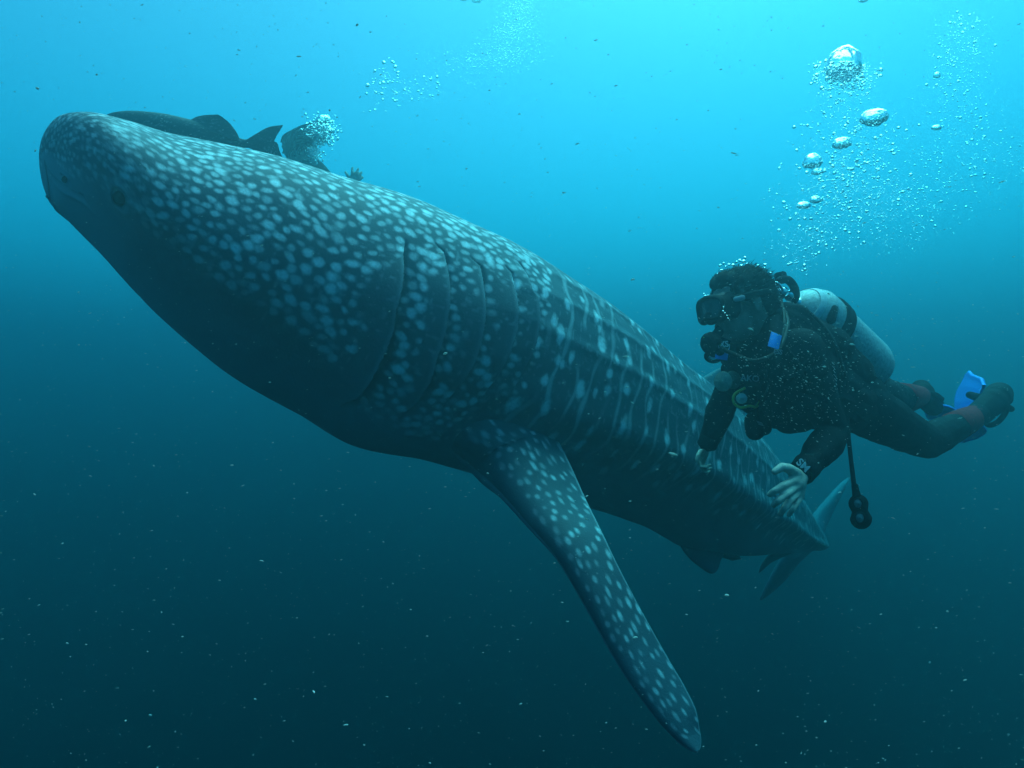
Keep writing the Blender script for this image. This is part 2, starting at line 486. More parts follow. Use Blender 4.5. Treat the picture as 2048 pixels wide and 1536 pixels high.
for near in (True, False):
    rs = np.random.default_rng(5 if near else 6)
    N = 48000
    s_c = rs.uniform(-.10, 1.62, N); v_c = np.where(s_c < .14, rs.uniform(.3, 4.6, N), v_of(np.maximum(s_c, 0))); a_c = rs.uniform(0, 2.3, N)
    pc, _n = skin_point(v_c, a_c * (1 if near else -1)); s_c = s_of(v_c); axs = axis_dir(np.maximum(v_c, 6.5))
    la = np.interp(v_c, [0, 2, 3.25, 4.88, 6.08, 7, 8, 8.8, 9.6, 10.2, 10.6, 11.2, 12.3], [2.6, 2.45, 2.35, 2.0, 1.92, 1.90, 1.88, 1.88, 1.98, 2.2, 2.35, 2.4, 2.3])
    kept = np.zeros((0, 4))
    for k in range(N):
        if a_c[k] > la[k]: continue
        sp = (.016 + .0145 * min(s_c[k], .8) / .8)
        if len(kept):
            D = kept[:, :3] - pc[k]; al = D @ axs[k]; q = (D * D).sum(1) - al * al + (al / 1.25)**2
            if (q < ((sp + kept[:, 3]) / 2)**2).any(): continue
        kept = np.vstack([kept, [*pc[k], sp]])
        fade = 1 - sstep(la[k] - .30, la[k] + .02, a_c[k]) * .45
        big_ = rs.random() < .3
        kk = rs.uniform(.56, .68) if big_ else rs.uniform(.40, .54)
        el = rs.uniform(1.05, 1.95); I = rs.uniform(.9, 1.0) if big_ else rs.uniform(.5, .9)
        if rs.random() < .2: I *= .6
        ax = nrm(axs[k] + rs.normal(0, .25, 3))
        stamp3(pc[k], s_c[k], ax, sp * kk * el**.5 * 1.05, sp * kk / el**.5 * 1.05, I * fade * (.75 + .25 * sstep(.1, .5, s_c[k])), near, .4)
big = [(12.51,.84,1),(12.45,1.146,1.2),(13.06,.817,1),(13.11,.909,.6),(13.15,1.065,1.2),(13.65,.921,1),(12.71,1.279,.8),(12.6,1.366,.6),(12.99,1.487,1.5),(13.37,1.273,.8),(13.41,1.406,.8),(13.71,1.331,1.2),(13.44,1.129,.6),(13.7,1.071,.7),(14.14,1.163,1),(14.58,1.146,1),(14.54,.851,1),(15.04,.568,1),(15.51,.527,1),(14.97,1.169,1),(15.0,.869,.8),(15.4,.967,.9),(13.81,1.661,1.4),(14.22,1.603,.8),(14.19,1.383,.9),(14.61,1.574,1.2),(14.5,.533,.9),(13.95,.522,.9),(13.59,.441,.9),(14.08,.597,.9),(14.12,.845,.8),(14.83,.522,.9),(15.09,1.32,.9),(11.17,.776,1.1),(11.59,.921,1.1),(14.7,1.886,1.1),(14.94,1.603,1),(13.42,1.933,1),(12.6,1.724,1),(12.18,1.805,1.3),(12.43,1.534,.9),(12.15,1.296,.8),(12.53,1.343,.6),(13.23,1.458,.6),(15.27,1.759,.9),(15.42,1.961,1),(15.95,1.343,.9),(16.59,1.464,1),(16.38,1.181,.8),(16.32,.857,.9),(16.0,.869,.8),(12.11,.851,.9),(15.96,1.909,1),(16.63,1.909,1),(17.22,1.973,1),(16.53,1.499,.7),(11.85,.556,.9),(12.27,.533,.7),(12.84,.684,.7),(15.42,1.268,.9),(15.69,1.574,.9),(13.38,1.776,.7),(14.38,1.938,.8),(13.96,1.892,.6),(12.31,1.054,.8)]
used = []
rs = np.random.default_rng(9)
for v0, a0, m_ in big:
    s0, t0 = float(s_of(v0)), arc_of(v0, a0)
    q = .024 * m_**.7
    bright = .65 + .32 * min(m_, 1.1)
    for near in (True, False):
        stamp(s0, t0, q * rs.uniform(.8, 1.0), q * rs.uniform(1.2, 1.65), bright, rs.normal(0, .15), near, .35)
    used.append((s0, t0))
cols = []
sc_ = 1.66
while sc_ < _s[-1] - .25:
    cols.append(sc_); sc_ += rs.uniform(.078, .105)
for ci, s0 in enumerate(cols):
    for near in (True, False):
        ph = rs.uniform(0, 6.28); amp = rs.uniform(.010, .026); ph2 = rs.uniform(0, 6.28)
        i1, i2 = np.searchsorted(srow, s0 - .12), np.searchsorted(srow, s0 + .12); sl_ = slice(i1, i2)
        t = TA[sl_]; line = s0 + amp * np.sin(t * 13 + ph) + .5 * amp * np.sin(t * 31 + ph2)
        d = np.abs(SS[sl_] - line) * (1 + .6 * min((s0 - 1.6) / 3, 1))
        brk = .5 + .5 * vnoise(np.stack([0 * t + ci * 3.7, t], -1), 5.5, 30 + near)
        wdt = .011 + .006 * vnoise(np.stack([0 * t + ci * 1.3, t], -1), 9, 40)
        vmax = arc_of(float(v_of(s0)), 2.1)
        I = .42 * sstep(.25, .62, brk) * (1 - sstep(vmax - .12, vmax + .05, t)) * (side_near[sl_] == near)
        spot[sl_] = np.maximum(spot[sl_], I * (1 - sstep(.3, 1.5, d / wdt)))
    # spots of the rear body, where none was placed by hand
    mid = s0 + .045
    t = rs.uniform(.02, .12)
    tm = arc_of(float(v_of(mid)), 2.15)
    while t < tm:
        for near in (True, False):
            if not any(abs(mid - a_) < .07 and abs(t - b_) < .10 for a_, b_ in used):
                stamp(mid + rs.normal(0, .008), t, rs.uniform(.016, .025), rs.uniform(.024, .038), rs.uniform(.45, .9) * (1 - .35 * min((s0 - 1.6) / 3, 1)), rs.normal(0, .15), near, .4)
        t += rs.uniform(.11, .17)
# faint pale lines along the three ridges of the back
for r0 in (30, 47, 66):
    spot = np.maximum(spot, (.05 + .22 * sstep(-.3, .6, W1)) * np.exp(-((AT - math.radians(r0) - .015 * W1) / .018)**2) * np.clip((VV - 11) / 2, 0, 1) * np.clip((20 - VV) / 2, 0, 1))
# worn small flecks
spot = np.maximum(spot, .22 * sstep(.45, .9, vnoise(np.stack([SS, TA], -1), 70, 77)) * (1 - sstep(1.7, 2.2, AT)))
spot = np.maximum(spot, edge * .16)
spot *= 1 - slit
spot = np.maximum(spot, .16 * np.exp(-(np.maximum(es - 1.5, 0) / 1.3)**2))
spot *= 1 - np.exp(-(es / 1.2)**6)
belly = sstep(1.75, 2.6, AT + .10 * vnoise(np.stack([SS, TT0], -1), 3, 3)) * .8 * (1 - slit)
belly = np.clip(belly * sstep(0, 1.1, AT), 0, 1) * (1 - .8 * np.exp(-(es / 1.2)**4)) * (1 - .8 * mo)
nu, nv = X.shape[:2]
Fq = grid_faces(nu, nv)
Vv = np.vstack([X.reshape(-1, 3), X[0].mean(0)[None], X[-1].mean(0)[None]])
j = np.arange(nv)
caps = np.vstack([np.stack([(j + 1) % nv, j, np.full(nv, nu * nv)], -1), np.stack([(nu - 1) * nv + j, (nu - 1) * nv + (j + 1) % nv, np.full(nv, nu * nv + 1)], -1)])
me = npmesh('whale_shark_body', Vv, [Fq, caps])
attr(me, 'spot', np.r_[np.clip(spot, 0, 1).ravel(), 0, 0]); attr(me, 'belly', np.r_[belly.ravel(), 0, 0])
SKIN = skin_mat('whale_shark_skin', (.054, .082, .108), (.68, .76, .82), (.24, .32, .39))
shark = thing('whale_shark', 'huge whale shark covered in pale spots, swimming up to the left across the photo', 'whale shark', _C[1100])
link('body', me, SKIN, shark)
# eyes and nostrils
def on_skin(v, a, out=0.0):
    p, n = skin_point(np.array([v]), np.array([a])); return p[0] + n[0] * out, n[0]
eye_m = mat('whale_eye', (.004, .004, .005), .35, spec=.35)
iris_m = mat('whale_iris', (.05, .05, .045), .35)
for sgn in (1, -1):
    p, n = on_skin(4.95, sgn * 1.985, -.006)
    e = link('eye', npmesh('eye', *ell(p, nrm(np.cross(n, [0, 0, 1])) * .017, nrm(np.cross(n, np.cross(n, [0, 0, 1]))) * .020, n * .013)), eye_m, shark)
    link('eyelid', npmesh('eyelid', *tube([p + n * .003 + (math.cos(t) * nrm(np.cross(n, [0, 0, 1])) * .019 + math.sin(t) * nrm(np.cross(n, np.cross(n, [0, 0, 1]))) * .021) for t in np.linspace(0, 2 * PI, 14)], .0012, 40, 8)), SKIN, e)

for sgn in (1, -1):
    p, n = on_skin(2.88, sgn * 2.534, -.006)
    link('nostril', npmesh('nostril', *ell(p, nrm(np.cross(n, [0, 0, 1])) * .009, nrm(np.cross(n, np.cross(n, [0, 0, 1]))) * .012, n * .006)), eye_m, shark)

# ---- fins: lofted between a leading and a trailing edge
def fin(name, st, thick, parent, nu=160, nc=70, spots=None, tipround=True, material=None, seed=3, bellyside=1):
    """st: [(leading pt, trailing pt)] root to tip; thick: section thickness per station"""
    Ls = np.array([a for a, b in st]); Ts = np.array([b for a, b in st]); n = len(st)
    u = np.linspace(0, n - 1, nu)
    Lc = np.stack([pchip(np.arange(n), Ls[:, i], u) for i in range(3)], -1); Tc = np.stack([pchip(np.arange(n), Ts[:, i], u) for i in range(3)], -1)
    th = pchip(np.arange(n), thick, u)
    M = (Lc + Tc) / 2; span = nrm(np.gradient(M, axis=0)); chord = Tc - Lc; cl = np.linalg.norm(chord, axis=1)
    nn = nrm(np.cross(span, chord)); 
    if nn[nu // 3, 1] > 0: nn = -nn                       # + side faces the camera
    a = np.linspace(0, 2 * PI, nc, endpoint=False)
    x = .5 - .5 * np.cos(a)                               # 0 leading .. 1 trailing
    prof = (1.4845 * np.sqrt(x) - .63 * x - 1.758 * x**2 + 1.4215 * x**3 - .5075 * x**4) * 2 + .012
    z = np.where(np.sin(a) >= 0, prof, -prof) * .5
    z = np.where((a == 0), 0, z)
    Xf = Lc[:, None] + chord[:, None] * x[None, :, None] + nn[:, None] * (z[None] * 2 * th[:, None])[..., None]
    s_ = np.r_[0, np.cumsum(np.linalg.norm(np.diff(M, axis=0), axis=1))]
    Sg = np.repeat(s_[:, None], nc, 1); Tg = x[None] * cl[:, None]
    sp = np.zeros_like(Sg); front = np.repeat((np.sin(a) > 0)[None], nu, 0)
    if spots:
        r = np.random.default_rng(seed); w1 = vnoise(np.stack([Sg, Tg], -1), 30, 4)
        pts = []
        for _ in range(6000):
            s0 = r.uniform(0, s_[-1] * .97); c0 = np.interp(s0, s_, cl); t0 = r.uniform(.10, .97) * c0
            gp = spots['gap'] * (1.35 - .65 * s0 / s_[-1]); D = gp * (.8 + .4 * t0 / c0)
            if any(((s0 - p_) / 1.9)**2 + (t0 - q_)**2 < D * D for p_, q_, g_ in pts): continue
            pts.append((s0, t0, gp))
        for s0, t0, gp in pts:
            c0 = np.interp(s0, s_, cl)
            aa, bb = gp * r.uniform(.45, .9), gp * r.uniform(.24, .38)
            q = np.sqrt(((Sg - s0) / aa)**2 + ((Tg - t0 + .10 * (Sg - s0)) / bb)**2) * (1 + .2 * w1)
            I = r.uniform(.35, .95) * (.4 + .6 * sstep(.05, .4, t0 / c0)) * (1 - .35 * s0 / s_[-1])
            sp = np.maximum(sp, I * (1 - sstep(.4, 1.3, q)))
        sp = np.maximum(sp, .35 * np.exp(-((x[None] - .99) / .02)**2))
    sp = np.where(front, sp, sp * .15)
    Vf = np.vstack([Xf.reshape(-1, 3), M[:1], M[-1:]]); j = np.arange(nc)
    cp = np.vstack([np.stack([(j + 1) % nc, j, np.full(nc, nu * nc)], -1), np.stack([(nu - 1) * nc + j, (nu - 1) * nc + (j + 1) % nc, np.full(nc, nu * nc + 1)], -1)])
    m_ = npmesh(name, Vf, [grid_faces(nu, nc), cp])
    attr(m_, 'spot', np.r_[sp.ravel(), 0, 0]); attr(m_, 'belly', np.r_[np.where(front, 0, .8 * bellyside).ravel(), 0, 0])
    return link(name, m_, material or SKIN, parent)

PF = [((850, 800, 2.85), (1040, 735, 2.9)), ((888, 884, 2.51), (1066, 800, 2.70)), ((948, 938, 2.49), (1108, 868, 2.67)), ((998, 983, 2.39), (1144, 938, 2.56)),
      ((1050, 1042, 2.28), (1172, 1000, 2.40)), ((1110, 1112, 2.16), (1204, 1065, 2.22)), ((1152, 1180, 2.09), (1240, 1140, 2.14)),
      ((1196, 1258, 2.02), (1290, 1235, 2.07)), ((1240, 1335, 1.96), (1338, 1320, 2.00)), ((1285, 1400, 1.91), (1370, 1375, 1.95)),
      ((1325, 1452, 1.87), (1393, 1425, 1.90)), ((1360, 1486, 1.84), (1401, 1468, 1.87)), ((1386, 1502, 1.82), (1402, 1490, 1.84)), ((1394, 1504, 1.815), (1399, 1500, 1.82))]
pf = [(P(*a), P(*b)) for a, b in PF]
th_pf = [.13, .14, .13, .072, .058, .05, .044, .038, .032, .027, .022, .016, .008, .003]
fin('pectoral_fin', pf, th_pf, shark, 460, 120, dict(gap=.026))
# the far pectoral fin is its mirror image across the body
c0_, U0_, _, _ = frames(np.array([12.3])); t0_ = axis_dir(np.array([12.3]))[0]; u0_ = nrm(U0_[0]); S0_ = nrm(np.cross(t0_, u0_))
mir = lambda p: p - 2 * np.dot(p - c0_[0], S0_) * S0_
fin('pectoral_fin', [(mir(a), mir(b)) for a, b in pf], th_pf, shark, 120, 50, None)
# dorsal fins on the back
def back_fin(name, v0, v1, height, sweep, thick, free=.12, nu=80):
    p0, _ = on_skin(v0, 0); p1, _ = on_skin(v1, 0)
    up = nrm(frames(np.array([(v0 + v1) / 2]))[1][0]); bk = nrm(p1 - p0); L = np.linalg.norm(p1 - p0)
    st = []; fs = [-.2, 0, .1, .2, .35, .5, .65, .8, .9, .97, 1.0]
    for f in fs:
        k = max(f, 0)
        le = p0 + up * height * f + bk * sweep * (k**1.1 + .25 * max(k - .75, 0)**1.5 * 4)
        w_ = L * (1 - .62 * k**.8) * math.sqrt(max(1 - max(k - .62, 0)**2 / .1447, .0004)) + free * math.exp(-(k / .10)**2) * (f > -.1)
        st.append((le, le + bk * w_ - up * .02 * (f == 0)))
    return fin(name, st, [thick * (1 - .85 * max(f, 0)) for f in fs], shark, nu, 40, dict(gap=.045), seed=8, bellyside=0)
back_fin('dorsal_fin', 16.2, 17.5, .34, .42, .05, .13)
back_fin('second_dorsal_fin', 18.9, 19.4, .10, .14, .02, .05)
# pelvic and anal fins under the rear body
fin('pelvic_fin', [(P(1352, 1070, 3.95), P(1452, 1075, 4.15)), (P(1372, 1105, 3.92), P(1448, 1104, 4.1)), (P(1396, 1128, 3.9), P(1441, 1122, 4.05)), (P(1418, 1143, 3.9), P(1436, 1138, 3.98)), (P(1426, 1146, 3.9), P(1432, 1144, 3.93))],
    [.05, .04, .03, .018, .006], shark, 60, 40, None, bellyside=0)
fin('pelvic_fin', [(P(1400, 1075, 4.55), P(1470, 1085, 4.7)), (P(1432, 1108, 4.55), P(1478, 1108, 4.65)), (P(1465, 1122, 4.6), P(1482, 1118, 4.65))], [.04, .03, .006], shark, 40, 40, None, bellyside=0)
fin('anal_fin', [(P(1560, 1085, 5.2), P(1604, 1090, 5.4)), (P(1540, 1108, 5.2), P(1585, 1106, 5.35)), (P(1524, 1128, 5.25), P(1548, 1122, 5.3)), (P(1517, 1145, 5.28), P(1524, 1142, 5.3))], [.03, .025, .015, .005], shark, 40, 40, None, bellyside=0)
# tail fin, seen nearly end on
CF = [((1698, 956, 6.35), (1701, 953, 6.38)), ((1682, 972, 6.2), (1690, 973, 6.4)), ((1660, 998, 6.05), (1674, 1004, 6.4)), ((1632, 1034, 5.9), (1656, 1044, 6.35)), ((1608, 1078, 5.75), (1640, 1082, 6.15)),
      ((1580, 1100, 5.72), (1612, 1110, 6.1)), ((1566, 1122, 5.75), (1594, 1130, 6.1)), ((1545, 1155, 5.85), (1571, 1160, 6.1)), ((1530, 1182, 5.95), (1544, 1184, 6.08)), ((1520, 1199, 6.02), (1523, 1200, 6.05))]
cfin = fin('caudal_fin', [(P(*a), P(*b)) for a, b in CF], [.012, .03, .045, .06, .075, .075, .06, .045, .03, .01], shark, 120, 40, None, bellyside=0)

cfin.data.attributes['belly'].data.foreach_set('value', np.full(len(cfin.data.vertices), .45, np.float32))

# ------------------------------------------------------------------ dark fish riding behind the shark's head
FISH = skin_mat('cobia_skin', (.05, .058, .062), (.50, .55, .55), (.10, .11, .11))
fish = thing('cobia', 'dark speckled fish with tall back fin swimming just above the head of the whale shark', 'fish', P(340, 258, 2.8))
fs = [(206, 239, 2), (214, 237, 7), (228, 237, 12), (252, 239, 17), (288, 246, 23), (335, 256, 27), (382, 267, 27), (430, 277, 20), (465, 283, 12), (488, 287, 8.5), (505, 288, 8)]
fd = 2.82
fc = np.array([P(x, y, fd + .0002 * (x - 206)) for x, y, r in fs]); fr_ = np.array([r * fd / FPX for x, y, r in fs])
uu = np.linspace(0, len(fs) - 1, 160)
fC = np.stack([pchip(np.arange(len(fs)), fc[:, i], uu) for i in range(3)], -1); fR = pchip(np.arange(len(fs)), fr_, uu)
ft = nrm(np.gradient(fC, axis=0)); fn = np.cross(ft, [0, 1, 0]); fb = nrm(np.cross(fn, ft)); fn = nrm(fn)
a_ = np.linspace(0, 2 * PI, 64, endpoint=False)
FX = fC[:, None] + fn[:, None] * (np.cos(a_)[None, :, None] * fR[:, None, None]) + fb[:, None] * (np.sin(a_)[None, :, None] * (fR * .72)[:, None, None])
def speck(me, k=.75, seed=2):
    V = coords(me); n = vnoise(V, 260, seed); n2 = vnoise(V, 20, seed + 3)
    attr(me, 'spot', k * sstep(.35, .8, n) * (.5 + .5 * n2)); attr(me, 'belly', np.zeros(len(V)))
    return me
link('body', speck(npmesh('cobia_body', FX.reshape(-1, 3), grid_faces(160, 64))), FISH, fish)
def flat_fin(name, outline, d, th, parent, m, n=22, bend=None):
    """a thin fin built as a grid between two edge curves of points given as seen"""
    A = spline([P(x, y, d) for x, y in outline[0]], 40); B = spline([P(x, y, d) for x, y in outline[1]], 40)
    t = np.linspace(0, 1, n)
    G = A[:, None] * (1 - t)[None, :, None] + B[:, None] * t[None, :, None]
    prof = th * np.sqrt(np.clip(np.minimum(t, 1 - t) * 4, 0, 1))[None, :] * np.linspace(1, .35, 40)[:, None] + .0008
    off = np.zeros_like(G); off[..., 1] = prof
    rib = .0012 * np.sin(t * 60)[None, :, None] * np.array([0, 1, 0])
    F0, Bk = G - off + rib, G + off + rib
    if bend is not None:
        k = np.linspace(0, 1, 40)[:, None, None] * np.array([0, bend, 0]); F0 = F0 + k; Bk = Bk + k
    ring = np.concatenate([F0, Bk[:, ::-1]], 1)
    V = np.vstack([ring.reshape(-1, 3)]); k = ring.shape[1]
    faces = grid_faces(40, k)
    tipc = ring[-1].mean(0); rootc = ring[0].mean(0); j = np.arange(k)
    V = np.vstack([V, rootc[None], tipc[None]])
    cp = np.vstack([np.stack([(j + 1) % k, j, np.full(k, 40 * k)], -1), np.stack([39 * k + j, 39 * k + (j + 1) % k, np.full(k, 40 * k + 1)], -1)])
    me = npmesh(name, V, [faces, cp])
    return link(name, me, m, parent)
o = flat_fin('dorsal_fin', ([(372, 246), (392, 234), (412, 230), (436, 229)], [(482, 284), (474, 266), (460, 247), (446, 235)]), fd + .02, .006, fish, FISH); speck(o.data)
o = flat_fin('tail_fin', ([(492, 280), (515, 266), (538, 254), (566, 250)], [(494, 291), (518, 291), (542, 290), (556, 266)]), fd + .03, .005, fish, FISH); speck(o.data)
o = flat_fin('tail_fin', ([(492, 284), (525, 284), (552, 284), (560, 304)], [(492, 293), (512, 303), (540, 322), (576, 338)]), fd + .03, .005, fish, FISH); speck(o.data)
o = flat_fin('anal_fin', ([(405, 292), (425, 306), (445, 310), (462, 305)], [(470, 291), (472, 294), (470, 298), (466, 302)]), fd + .02, .005, fish, FISH); speck(o.data)
o = flat_fin('pectoral_fin', ([(262, 250), (280, 262), (300, 272), (325, 280)], [(262, 258), (276, 274), (296, 284), (322, 284)]), fd - .05, .004, fish, FISH); speck(o.data)
link('eye', npmesh('eye', *ball(P(226, 236, fd - .018), .008)), mat('fish_eye', (.01, .01, .012), .2), fish)

# ------------------------------------------------------------------ the near diver
SKINM = mat('diver_skin', (.56, .46, .39), .55, noise=.12, nscale=60, bump=.25, bscale=350)
NEO = mat('neoprene', (.006, .008, .012), .75, noise=.3, nscale=40, bump=.5, bscale=260, spec=.12)
NEO2 = mat('vest_fabric', (.008, .010, .015), .8, noise=.35, nscale=60, bump=.7, bscale=420, spec=.12)
MAROON = mat('maroon_neoprene', (.30, .015, .022), .8, noise=.35, nscale=90, bump=.5, bscale=500, spec=.2)
HAIR = mat('black_hair', (.006, .006, .006), .7, spec=.12)
RUB = mat('black_rubber', (.008, .009, .011), .75, spec=.12, bump=.3, bscale=150)
HOSE = mat('black_hose', (.012, .014, .015), .6, spec=.3)
CHROME = mat('chrome', (.75, .78, .80), .18, metal=1.0)
ALU = mat('brushed_aluminium', (.36, .42, .43), .5, metal=.25, noise=.30, nscale=110, bump=.2, bscale=160)
BLUE = mat('blue_plastic', (.02, .27, .85), .45)
LIME = mat('lime_plastic', (.35, .75, .05), .5)
YEL = mat('yellow_hose', (.50, .48, .08), .5)
PALE = mat('pale_print', (.62, .66, .68), .6)
GREYP = mat('grey_print', (.22, .26, .30), .6)
DISC = mat('sandy_disc', (.34, .36, .30), .5, noise=.2, nscale=80)
LENSM = mat('mask_glass', (.25, .32, .33), .04, trans=.6, ior=1.45, spec=1.0)
DIAL = mat('gauge_glass', (.10, .14, .16), .12, spec=.8)

HC = P(1481, 614, 2.0)
hf = nrm([-.955, -.27, -.12]); hl = nrm(np.cross([0, .12, 1.0], hf)); hu = nrm(np.cross(hf, hl))
hl = nrm(np.cross(hu, hf))
if hl[1] > 0: hl = -hl                                   # towards the camera
HS = .93
H = lambda a, b, c: HC + HS * (a * hf + b * hl + c * hu)
def hell(a, b, c, ra, rb, rc): return ell(H(a, b, c), hf * ra * HS, hl * rb * HS, hu * rc * HS)

person = thing('person', 'scuba diver in black wetsuit swimming left beside the flank of the whale shark', 'person', P(1640, 760, 2.15))
J = dict(neck0=P(1508, 650, 2.02), neck1=P(1556, 678, 2.06), chest=P(1560, 725, 2.08), belly=P(1640, 778, 2.15), hip=P(1700, 800, 2.25),
         sn=P(1600, 705, 1.95), en=P(1668, 866, 1.97), wn=P(1606, 942, 1.82), sf=P(1490, 728, 2.26), ef=P(1449, 800, 2.36), wf=P(1416, 886, 2.42),
         hn=P(1715, 812, 2.20), kn=P(1851, 884, 2.50), an=P(1958, 828, 2.84), hf=P(1722, 786, 2.36), kf=P(1790, 799, 2.74), af=P(1842, 792, 3.08))
def limbs(g):
    """g: how much thicker than the body underneath"""
    j = J; L = []
    L += [cap(j['neck1'], .070 + g, j['chest'], .125 + g), cap(j['chest'], .135 + g, j['belly'], .115 + g, flat=[0, 1, .2], ratio=1.1), cap(j['belly'], .115 + g, j['hip'], .112 + g)]
    L += [cap(j['chest'], .11 + g, j['sn'], .068 + g), cap(j['chest'], .11 + g, j['sf'], .068 + g)]
    for s, e, w in (('sn', 'en', 'wn'), ('sf', 'ef', 'wf')):
        m = j[s] * .55 + j[e] * .45; m2 = j[e] * .7 + j[w] * .3
        L += [cap(j[s], .060 + g, m, .050 + g), cap(m, .050 + g, j[e], .041 + g), cap(j[e], .040 + g, m2, .043 + g), cap(m2, .043 + g, j[w], .027 + g)]
    for s, e, w in (('hn', 'kn', 'an'), ('hf', 'kf', 'af')):
        m = j[s] * .5 + j[e] * .5; m2 = j[e] * .68 + j[w] * .32
        L += [cap(j['hip'], .10 + g, j[s], .088 + g), cap(j[s], .088 + g, m, .076 + g), cap(m, .076 + g, j[e], .060 + g), cap(j[e], .060 + g, m2, .058 + g), cap(m2, .058 + g, j[w], .040 + g)]
    return L
def hand(joints, thumb, wrist, palm, nailn, r=.0100, scale=1.0):
    """joints: per finger four points knuckle..tip; every finger is its own bent chain"""
    L = []
    rr = [r * 1.06, r, r * .93, r * .80]
    for fi_, f in enumerate(joints):
        k = [1.0, 1.04, .98, .85][fi_]
        for a in range(3): L.append(cap(f[a], rr[a] * k, f[a + 1], rr[a + 1] * k, k=14))
        L.append(cap(palm, r * 1.9, f[0], rr[0] * k * 1.15, k=16))
        L.append(cap(wrist, r * 2.1, f[0], rr[0] * k * 1.1, k=16))
    tr = [r * 1.75, r * 1.35, r * 1.2, r * .95]
    for a in range(3): L.append(cap(thumb[a], tr[a], thumb[a + 1], tr[a + 1], k=14))
    L.append(cap(palm, r * 2.0, thumb[0], tr[0], k=16)); L.append(cap(wrist, r * 2.4, palm, r * 2.3, k=16))
    return L
hnd = [[P(1584, 962, 1.76), P(1566, 971, 1.725), P(1550, 981, 1.72), P(1539, 989, 1.735)],
       [P(1590, 974, 1.77), P(1573, 988, 1.725), P(1557, 1001, 1.715), P(1547, 1010, 1.73)],
       [P(1596, 985, 1.785), P(1580, 1001, 1.74), P(1569, 1016, 1.73), P(1561, 1028, 1.745)],
       [P(1601, 994, 1.80), P(1593, 1006, 1.765), P(1585, 1019, 1.755), P(1578, 1030, 1.765)]]
thn = [P(1592, 948, 1.79), P(1578, 937, 1.755), P(1564, 934, 1.735), P(1550, 943, 1.73)]
body_parts = limbs(0) + hand(hnd, thn, P(1603, 944, 1.82), P(1594, 966, 1.79), None)
fw = P(1408, 912, 2.42)
fh = [[P(1398, 922, 2.40), P(1402, 934, 2.37), P(1412, 934, 2.36), P(1420, 929, 2.37)], [P(1400, 926, 2.42), P(1405, 939, 2.38), P(1414, 940, 2.37), P(1422, 936, 2.38)],
      [P(1403, 928, 2.44), P(1408, 942, 2.40), P(1414, 945, 2.39), P(1420, 942, 2.40)], [P(1407, 926, 2.46), P(1410, 940, 2.43), P(1414, 946, 2.42), P(1417, 946, 2.42)]]
thf = [P(1402, 903, 2.39), P(1396, 911, 2.375), P(1394, 919, 2.37), P(1397, 927, 2.37)]
body_parts += hand(fh, thf, J['wf'], fw, None, r=.0062)
head_parts = [hell(-.012, 0, .035, .097, .076, .092), hell(.035, 0, -.045, .060, .056, .075), hell(.074, 0, -.098, .024, .024, .020), cap(H(.090, 0, .016), .010, H(.116, 0, -.020), .013),
              cap(H(.080, -.030, .032), .015, H(.080, .030, .032), .015), cap(H(.090, -.016, -.056), .009, H(.090, .016, -.056), .009), cap(H(.088, -.013, -.070), .009, H(.088, .013, -.070), .009),
              hell(.052, .038, -.018, .030, .024, .030), hell(.052, -.038, -.018, .030, .024, .030), hell(-.008, .078, -.004, .017, .008, .030), hell(-.008, -.078, -.004, .017, .008, .030),
              cap(H(-.03, 0, -.03), .058, J['neck0'], .056), cap(J['neck0'], .056, J['neck1'], .066)]
bm_ = remesh('diver_body', body_parts + head_parts, .0037, 3)
body_o = link('body', bm_, SKINM, person)
bm_.materials.append(mat('shaded_face_skin', (.22, .16, .13), .6, noise=.15, nscale=50, bump=.3, bscale=300))  # darker copy of the skin: shade on the face put into its colour
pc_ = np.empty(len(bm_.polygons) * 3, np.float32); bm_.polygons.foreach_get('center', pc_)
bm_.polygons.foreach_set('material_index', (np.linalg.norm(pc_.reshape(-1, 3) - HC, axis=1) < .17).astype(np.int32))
for s in (1, -1):
    e = link('eye', npmesh('eye', *ball(H(.080, s * .032, .006), .0125)), mat('eye_white', (.7, .7, .68), .2), person)
    link('iris', npmesh('iris', *ell(H(.0905, s * .033, .006), hf * .003, hl * .006, hu * .006)), mat('iris', (.03, .02, .012), .2), e)
# finger nails of the near hand
NAIL = mat('nail', (.62, .50, .44), .3)
for f in hnd + [thn]:
    d = nrm(f[3] - f[2]); c = f[3] + d * .001 + np.array([-.001, -.0062, .0022])
    q = nrm(np.cross(d, [0, 1, 0]))
    link('nail', npmesh('nail', *ell(c, d * .0058, q * .0045, nrm(np.cross(d, q)) * .0014, 8)), NAIL, person)
# wetsuit over the body
ws = remesh('wetsuit', limbs(.006) + [cap(J['neck0'] * .6 + J['neck1'] * .4, .068, J['neck1'], .078)], .0045, 3)
V = coords(ws)
wr = fbm(V, 14, 3, 4) * .004 + .0035 * np.sin(V[:, 0] * 120 + 14 * vnoise(V, 9, 8)) * sstep(.1, .6, vnoise(V, 5, 12))
N_ = np.empty(len(V) * 3, np.float32); ws.vertex_normals.foreach_get('vector', N_); V += N_.reshape(-1, 3) * wr[:, None]
setcoords(ws, V)
suit = link('wetsuit', ws, NEO, person)
for k_, w_ in (('kn', 'an'), ('kf', 'af')):
    a, b = J[k_] * .5 + J[w_] * .5, J[k_] * .10 + J[w_] * .90
    if k_ == 'kf': a = J['kf'] * .85 + J['af'] * .15
    ax = nrm(b - a); L_ = np.linalg.norm(b - a)
    r0 = .0690 if k_ == 'kf' else .0595
    link('shin_panel', npmesh('shin_panel', *lathe(a, ax, [(0, r0 - .004), (.004, r0 + .0015), (L_ * .5, (r0 + .049) / 2 + .003), (L_ - .004, .0495), (L_, .046)], 40)), MAROON, suit, label='maroon lower leg of the wetsuit')
